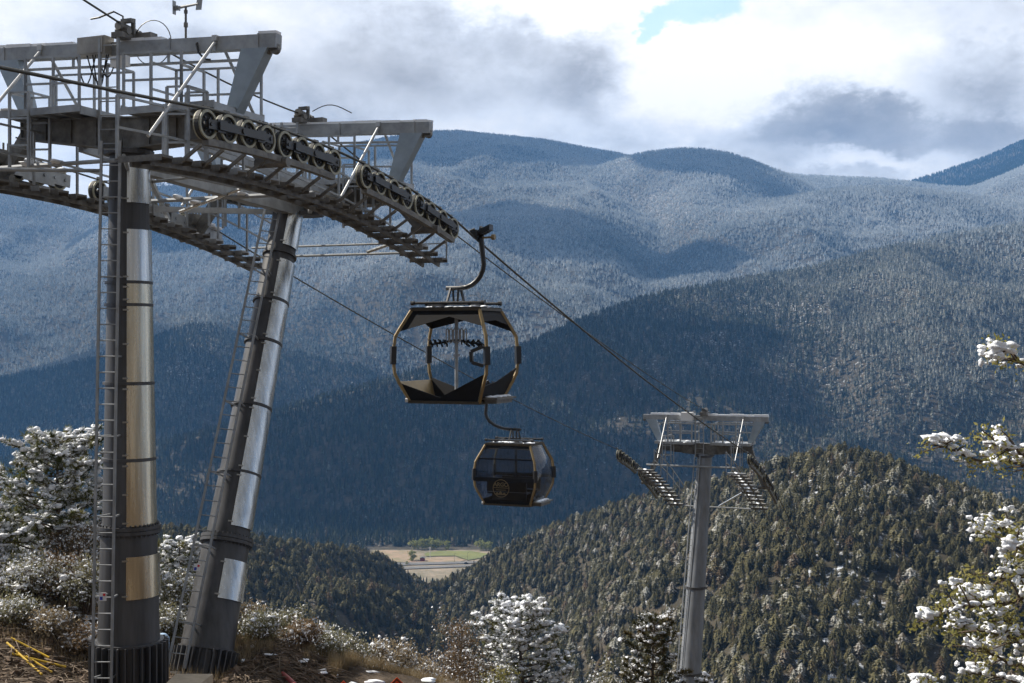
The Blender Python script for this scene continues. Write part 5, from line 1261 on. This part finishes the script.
# clods, stones and roots on the dug dirt
M['clod'] = mat('dirt_clod', (0.06, 0.038, 0.024), 0.95, 0, 0, 9, 0.6, 40, col2=(0.20, 0.14, 0.095))
rg_ = random.Random(9); cl = MB()
for _ in range(3200):
    px = rg_.choice((rg_.uniform(-40, 190), rg_.uniform(150, 330))); d = rg_.uniform(21.8, 26.6); x = (px - 512) / F * d; s = abs(rg_.gauss(0, .035)) + .012
    cl.lump((x, d, 0), s, rg_, (1.3, 1.3, .8), .5, 0); n0 = len(cl.v) - 12; z = None
    for i in range(n0, len(cl.v)): cl.v[i] = (cl.v[i][0], cl.v[i][1], cl.v[i][2])
CV = np.array(cl.v).reshape(-1, 12, 3); cc = CV.mean(1); zz = terrain(cc[:, 0], cc[:, 1]); CV[:, :, 2] += zz[:, None]
cl.v = [tuple(q) for q in CV.reshape(-1, 3)]
tag(cl.build('dirt_clods', M['clod']), 'loose dirt clods and stones scattered over the dug bank', 'dirt', kind='stuff')
M['twig'] = mat('dead_twigs', (0.16, 0.12, 0.085), 0.85, 0, .4, 6)
rt = MB()
for _ in range(900):
    px = rg_.choice((rg_.uniform(-40, 110), rg_.uniform(225, 330), rg_.uniform(225, 330))); d = rg_.uniform(22.5, 27); x = (px - 512) / F * d; l_ = rg_.uniform(.15, .8); a = rg_.gauss(.25, .6)
    p0 = Vector((x, d, gz(x, d) + .03)); x1, d1 = x + math.cos(a) * l_, d - math.sin(a) * l_; p1 = Vector((x1, d1, gz(x1, d1) + rg_.uniform(.02, .10)))
    rt.path([p0, (p0 + p1) / 2 + Vector((rg_.gauss(0, .04), 0, rg_.uniform(.0, .08))), p1], [.012, .010, .005], 4)
tag(rt.build('brushwood', M['twig'], smooth=True), 'brown twigs and roots lying on the dug bank', 'twigs', kind='stuff')
sp = MB()
for _ in range(150):
    px = rg_.choice((rg_.uniform(-20, 100), rg_.uniform(150, 430))); d = rg_.uniform(25.2, 29); x = (px - 512) / F * d; sp.lump((x, d, gz(x, d) + .02), 1, rg_, (abs(rg_.gauss(0, .09)) + .03, abs(rg_.gauss(0, .08)) + .03, rg_.uniform(.015, .04)), .6, 1)
tag(sp.build('snow_patches', M['bsnow'], smooth=True), 'small leftover snow patches on the hill edge', 'snow', kind='stuff')

# yellow stakes, concrete block, orange signs, red pipe
ST = [((11, 641), (49, 661), 'uppermost yellow stake lying on the dirt, apart from the three crossed ones'), ((7, 646), (42, 678), 'thick yellow stake pointing steepest down to the right across the others'),
      ((12, 657), (66, 670), 'long yellow stake lying flattest across the dirt, reaching farthest right'), ((26, 660), (52, 676), 'short yellow stake between the steep one and the flat one')]
for (a, b, lb) in ST:
    def gp_(px, py):
        d = 21.0
        while d < 29:
            x = (px - 512) / F * d
            if gz(x, d) >= (341.5 - py) / F * d: break
            d += .05
        return Vector((x, d, gz(x, d) + .05))
    p0, p1 = gp_(*a), gp_(*b); m = MB(); m.path([p0, p1], .021, 8); tag(m.build('stake', M['yellow']), lb, 'stake', 'yellow stakes on the dirt bank')
c = P(186, 692, 22.6); 
m = MB(); m.prism([c + Vector((-.34, -.2, 0)), c + Vector((.30, -.2, .02)), c + Vector((.40, .35, .06)), c + Vector((-.28, .35, .06))], (0, 0, .35)); m.lump(c + Vector((0, .1, -.3)), .5, rg_, (1, .8, .8), .1, 2)
tag(m.build('concrete_block', M['concrete']), 'tan concrete block at the bottom between the tower feet', 'block')
c = P(163, 640, 24.0); tag(MB().path([c + Vector((0, 0, -.2)), c + Vector((0, 0, .05)), c + Vector((.01, 0, .12))], [.12, .12, .06], 14).build('pipe_cap', mat('pale_blue_plastic', (.35, .5, .7), .5), smooth=True), 'pale blue plastic cap beside the foot of the upright leg', 'cap')
for px, py, s, lb in ((397, 677, .42, 'larger orange diamond warning sign tip, at the bottom edge below the grass'), (343.5, 680.5, .42, 'smaller orange sign tip showing at the bottom edge, left of the larger one')):
    c = P(px, py, 24.5); e_ = empty('warning_sign', c - Z_ * 1.7, lb, 'sign', 'orange warning signs')
    k = .0; MB().prism([c, c + Vector((s, 0, -s)), c + Vector((0, 0, -2 * s)), c + Vector((-s, 0, -s))], (0, .012, 0)).build('panel', M['orange'], e_)
    m = MB(); 
    o4 = [c, c + Vector((s, 0, -s)), c + Vector((0, 0, -2 * s)), c + Vector((-s, 0, -s))]; cc_ = c - Z_ * s
    for i in range(4): m.beam(cc_ + (o4[i] - cc_) * .9 - Vector((0, .012, 0)), cc_ + (o4[(i + 1) % 4] - cc_) * .9 - Vector((0, .012, 0)), .004, .02, up=(0, 0, 1))
    m.build('border', M['black'], e_)
    MB().tube(c + Vector((0, .04, -.3)), c + Vector((0, .04, -2.0)), .025).build('post', M['galv'], e_)
a, b = P(277, 670, 25.6), P(300, 690, 24.4); m = MB(); m.path([a + Vector((-.25, .1, -.02)), a, (a + b) / 2 + Z_ * .03, b], .05, 10); tag(m.build('drain_pipe', M['redpipe'], smooth=True), 'dull red pipe lying over the dirt at the bottom edge', 'pipe')

# snowy branches of a nearer tree reaching in from the right
def branch_tree():
    d = 7.5; K = lambda px, py, dd=0: P(px, py, d + dd)
    root = K(1230, 1500); root.z = gz(root.x, root.y); rg_ = random.Random(31)
    t = empty('branching_tree', root, 'near tree out of the right edge whose snow-covered budding branches reach into the photo', 'tree')
    tr = MB(); tpts = [root - Z_ * .2, K(1225, 1000), K(1215, 700), K(1200, 610), K(1185, 560)]; tr.path(tpts, [.11, .09, .07, .03, .008], 10); tr.build('trunk', M['bark'], t, True)
    main = [ # polylines in the picture, from the trunk outward
        [(1205, 620), (1120, 500), (1060, 395), (1024, 366), (1006, 351)],
        [(1210, 650), (1110, 520), (1045, 472), (1010, 461), (985, 463), (962, 455), (940, 440)],
        [(1045, 472), (1030, 462), (1016, 450), (1000, 447)],
        [(1208, 660), (1100, 560), (1045, 545), (1020, 533), (1000, 528), (985, 526)],
        [(1210, 700), (1110, 620), (1050, 592), (1010, 603), (985, 606), (955, 608), (929, 618)],
        [(1110, 620), (1060, 600), (1030, 577), (1005, 578), (985, 590), (965, 596)],
        [(1210, 740), (1120, 680), (1060, 648), (1020, 640), (985, 632), (960, 625)],
        [(1212, 780), (1110, 700), (1050, 672), (1010, 664), (985, 650), (975, 645)],
        [(1212, 800), (1100, 720), (1040, 690), (1005, 678), (975, 672)],
        [(1110, 700), (1060, 660), (1030, 640), (1010, 622), (1000, 612)],
        [(1050, 592), (1035, 560), (1020, 548), (1010, 546)],
        [(1100, 760), (1000, 730), (945, 700), (925, 682)]]
    tw = MB(); buds = MB(); sn = MB()
    def spray(p, s, heavy, dirv):
        for _ in range(int(rg_.uniform(9, 18))):
            q = p + Vector((rg_.gauss(0, .042), rg_.gauss(0, .042), rg_.gauss(-.015, .038))) * s
            v = Vector((rg_.gauss(0, 1), rg_.gauss(0, 1), rg_.gauss(.2, 1))).normalized(); w_ = v.cross(Vector((rg_.gauss(0, 1), rg_.gauss(0, 1), rg_.gauss(0, 1)))).normalized() * .008
            l_ = rg_.uniform(.02, .042); i = len(buds.v); buds.v += [tuple(q), tuple(q + v * l_ * .5 + w_), tuple(q + v * l_), tuple(q + v * l_ * .5 - w_)]; buds.f.append((i, i + 1, i + 2, i + 3))
        if heavy > 0:
            c = p + Z_ * .022 * s
            sn.lump(c, .024 * s * heavy, rg_, (1.35, 1.2, .85), .6, 2)
            for _k in range(rg_.randint(2, 5)): sn.lump(c + Vector((rg_.gauss(0, .045), rg_.gauss(0, .04), rg_.gauss(-.012, .018))), .015 * s * rg_.uniform(.6, 1.5), rg_, (1.3, 1.3, .8), .6, 1)
            if rg_.random() < .7: sn.lump(c + Vector((rg_.uniform(-.06, .06), rg_.uniform(-.05, .05), rg_.uniform(-.03, .01))), .02 * s * heavy, rg_, (1.3, 1.2, .9), .5, 2)
            if rg_.random() < .5: sn.lump(c + Vector((rg_.uniform(-.08, .08), rg_.uniform(-.05, .05), rg_.uniform(-.05, .0))), .018 * s, rg_, (1, 1, 1.2), .35, 1)
    for bi, pl in enumerate(main):
        dd = rg_.uniform(-.5, .5); n = len(pl); pts = [K(px, py, dd * (i / (n - 1)) ** .7 if i else 0) for i, (px, py) in enumerate(pl)]
        fine = []
        for a, b in zip(pts[:-1], pts[1:]):
            for k in range(4): fine.append(a + (b - a) * k / 4 + Vector((0, rg_.gauss(0, .006), rg_.gauss(0, .006))))
        fine.append(pts[-1]); m_ = len(fine)
        tw.path(fine, [.018 * (1 - .82 * i / (m_ - 1)) for i in range(m_)], 7)
        for i in range(int(m_ * .35), m_):
            q = fine[i]; spx = 512 + F * q.x / q.y
            if spx > 1185: continue
            d_ = (fine[min(i + 1, m_ - 1)] - fine[i - 1]).normalized()
            if i == m_ - 1: spray(q, 1.05, 1.35, d_)
            elif rg_.random() < .5: spray(q + Vector((rg_.gauss(0, .015), 0, .01)), rg_.uniform(.7, 1.15), rg_.choice((0, 0, 0, 0, .7, 1.0, 1.5)), d_)
            for _ in range(2):
                if rg_.random() < .5:
                    e_ = q + Vector((rg_.uniform(-.16, .04), rg_.uniform(-.1, .1), rg_.uniform(-.06, .13))); tw.path([q, (q + e_) / 2 + Z_ * .01, e_], [.006, .005, .003], 5, False); spray(e_, rg_.uniform(.55, .9), rg_.choice((0, 0, 0, 0, .7, .9)), d_)
        for i in range(int(m_ * .3), m_ - 1):
            if rg_.random() < .3: sn.lump((fine[i] + fine[i + 1]) / 2 + Z_ * .016, 1, rg_, (.035, .02, .014), .3, 1)
    tw.build('branch', M['bark'], t, True); buds.build('leaves', M['fresh_leaves'], t); sn.build('snow', M['bsnow'], t, True)
branch_tree()
# ------------------------------------------------------------------ haze
hz = MB(); zt, zb = float(GZ.max()) + 45, float(GZ.min()) - 60
hz.box((0, 4150, (zt + zb) / 2), (8400, 0, 0), (0, 5200, 0), (0, 0, (zt - zb) / 2))
hm = bpy.data.materials.new('mountain_air'); hm.use_nodes = True; hn = hm.node_tree; hn.nodes.clear()
ho = hn.nodes.new('ShaderNodeOutputMaterial'); pv_ = hn.nodes.new('ShaderNodeVolumePrincipled')
pv_.inputs['Color'].default_value = (0.18, 0.46, 1.0, 1); pv_.inputs['Density'].default_value = 7.6e-5; pv_.inputs['Anisotropy'].default_value = 0.2
hn.links.new(pv_.outputs[0], ho.inputs['Volume'])
haze = hz.build('haze', hm); tag(haze, 'thin blue mountain haze filling the valley air', 'haze', kind='stuff')
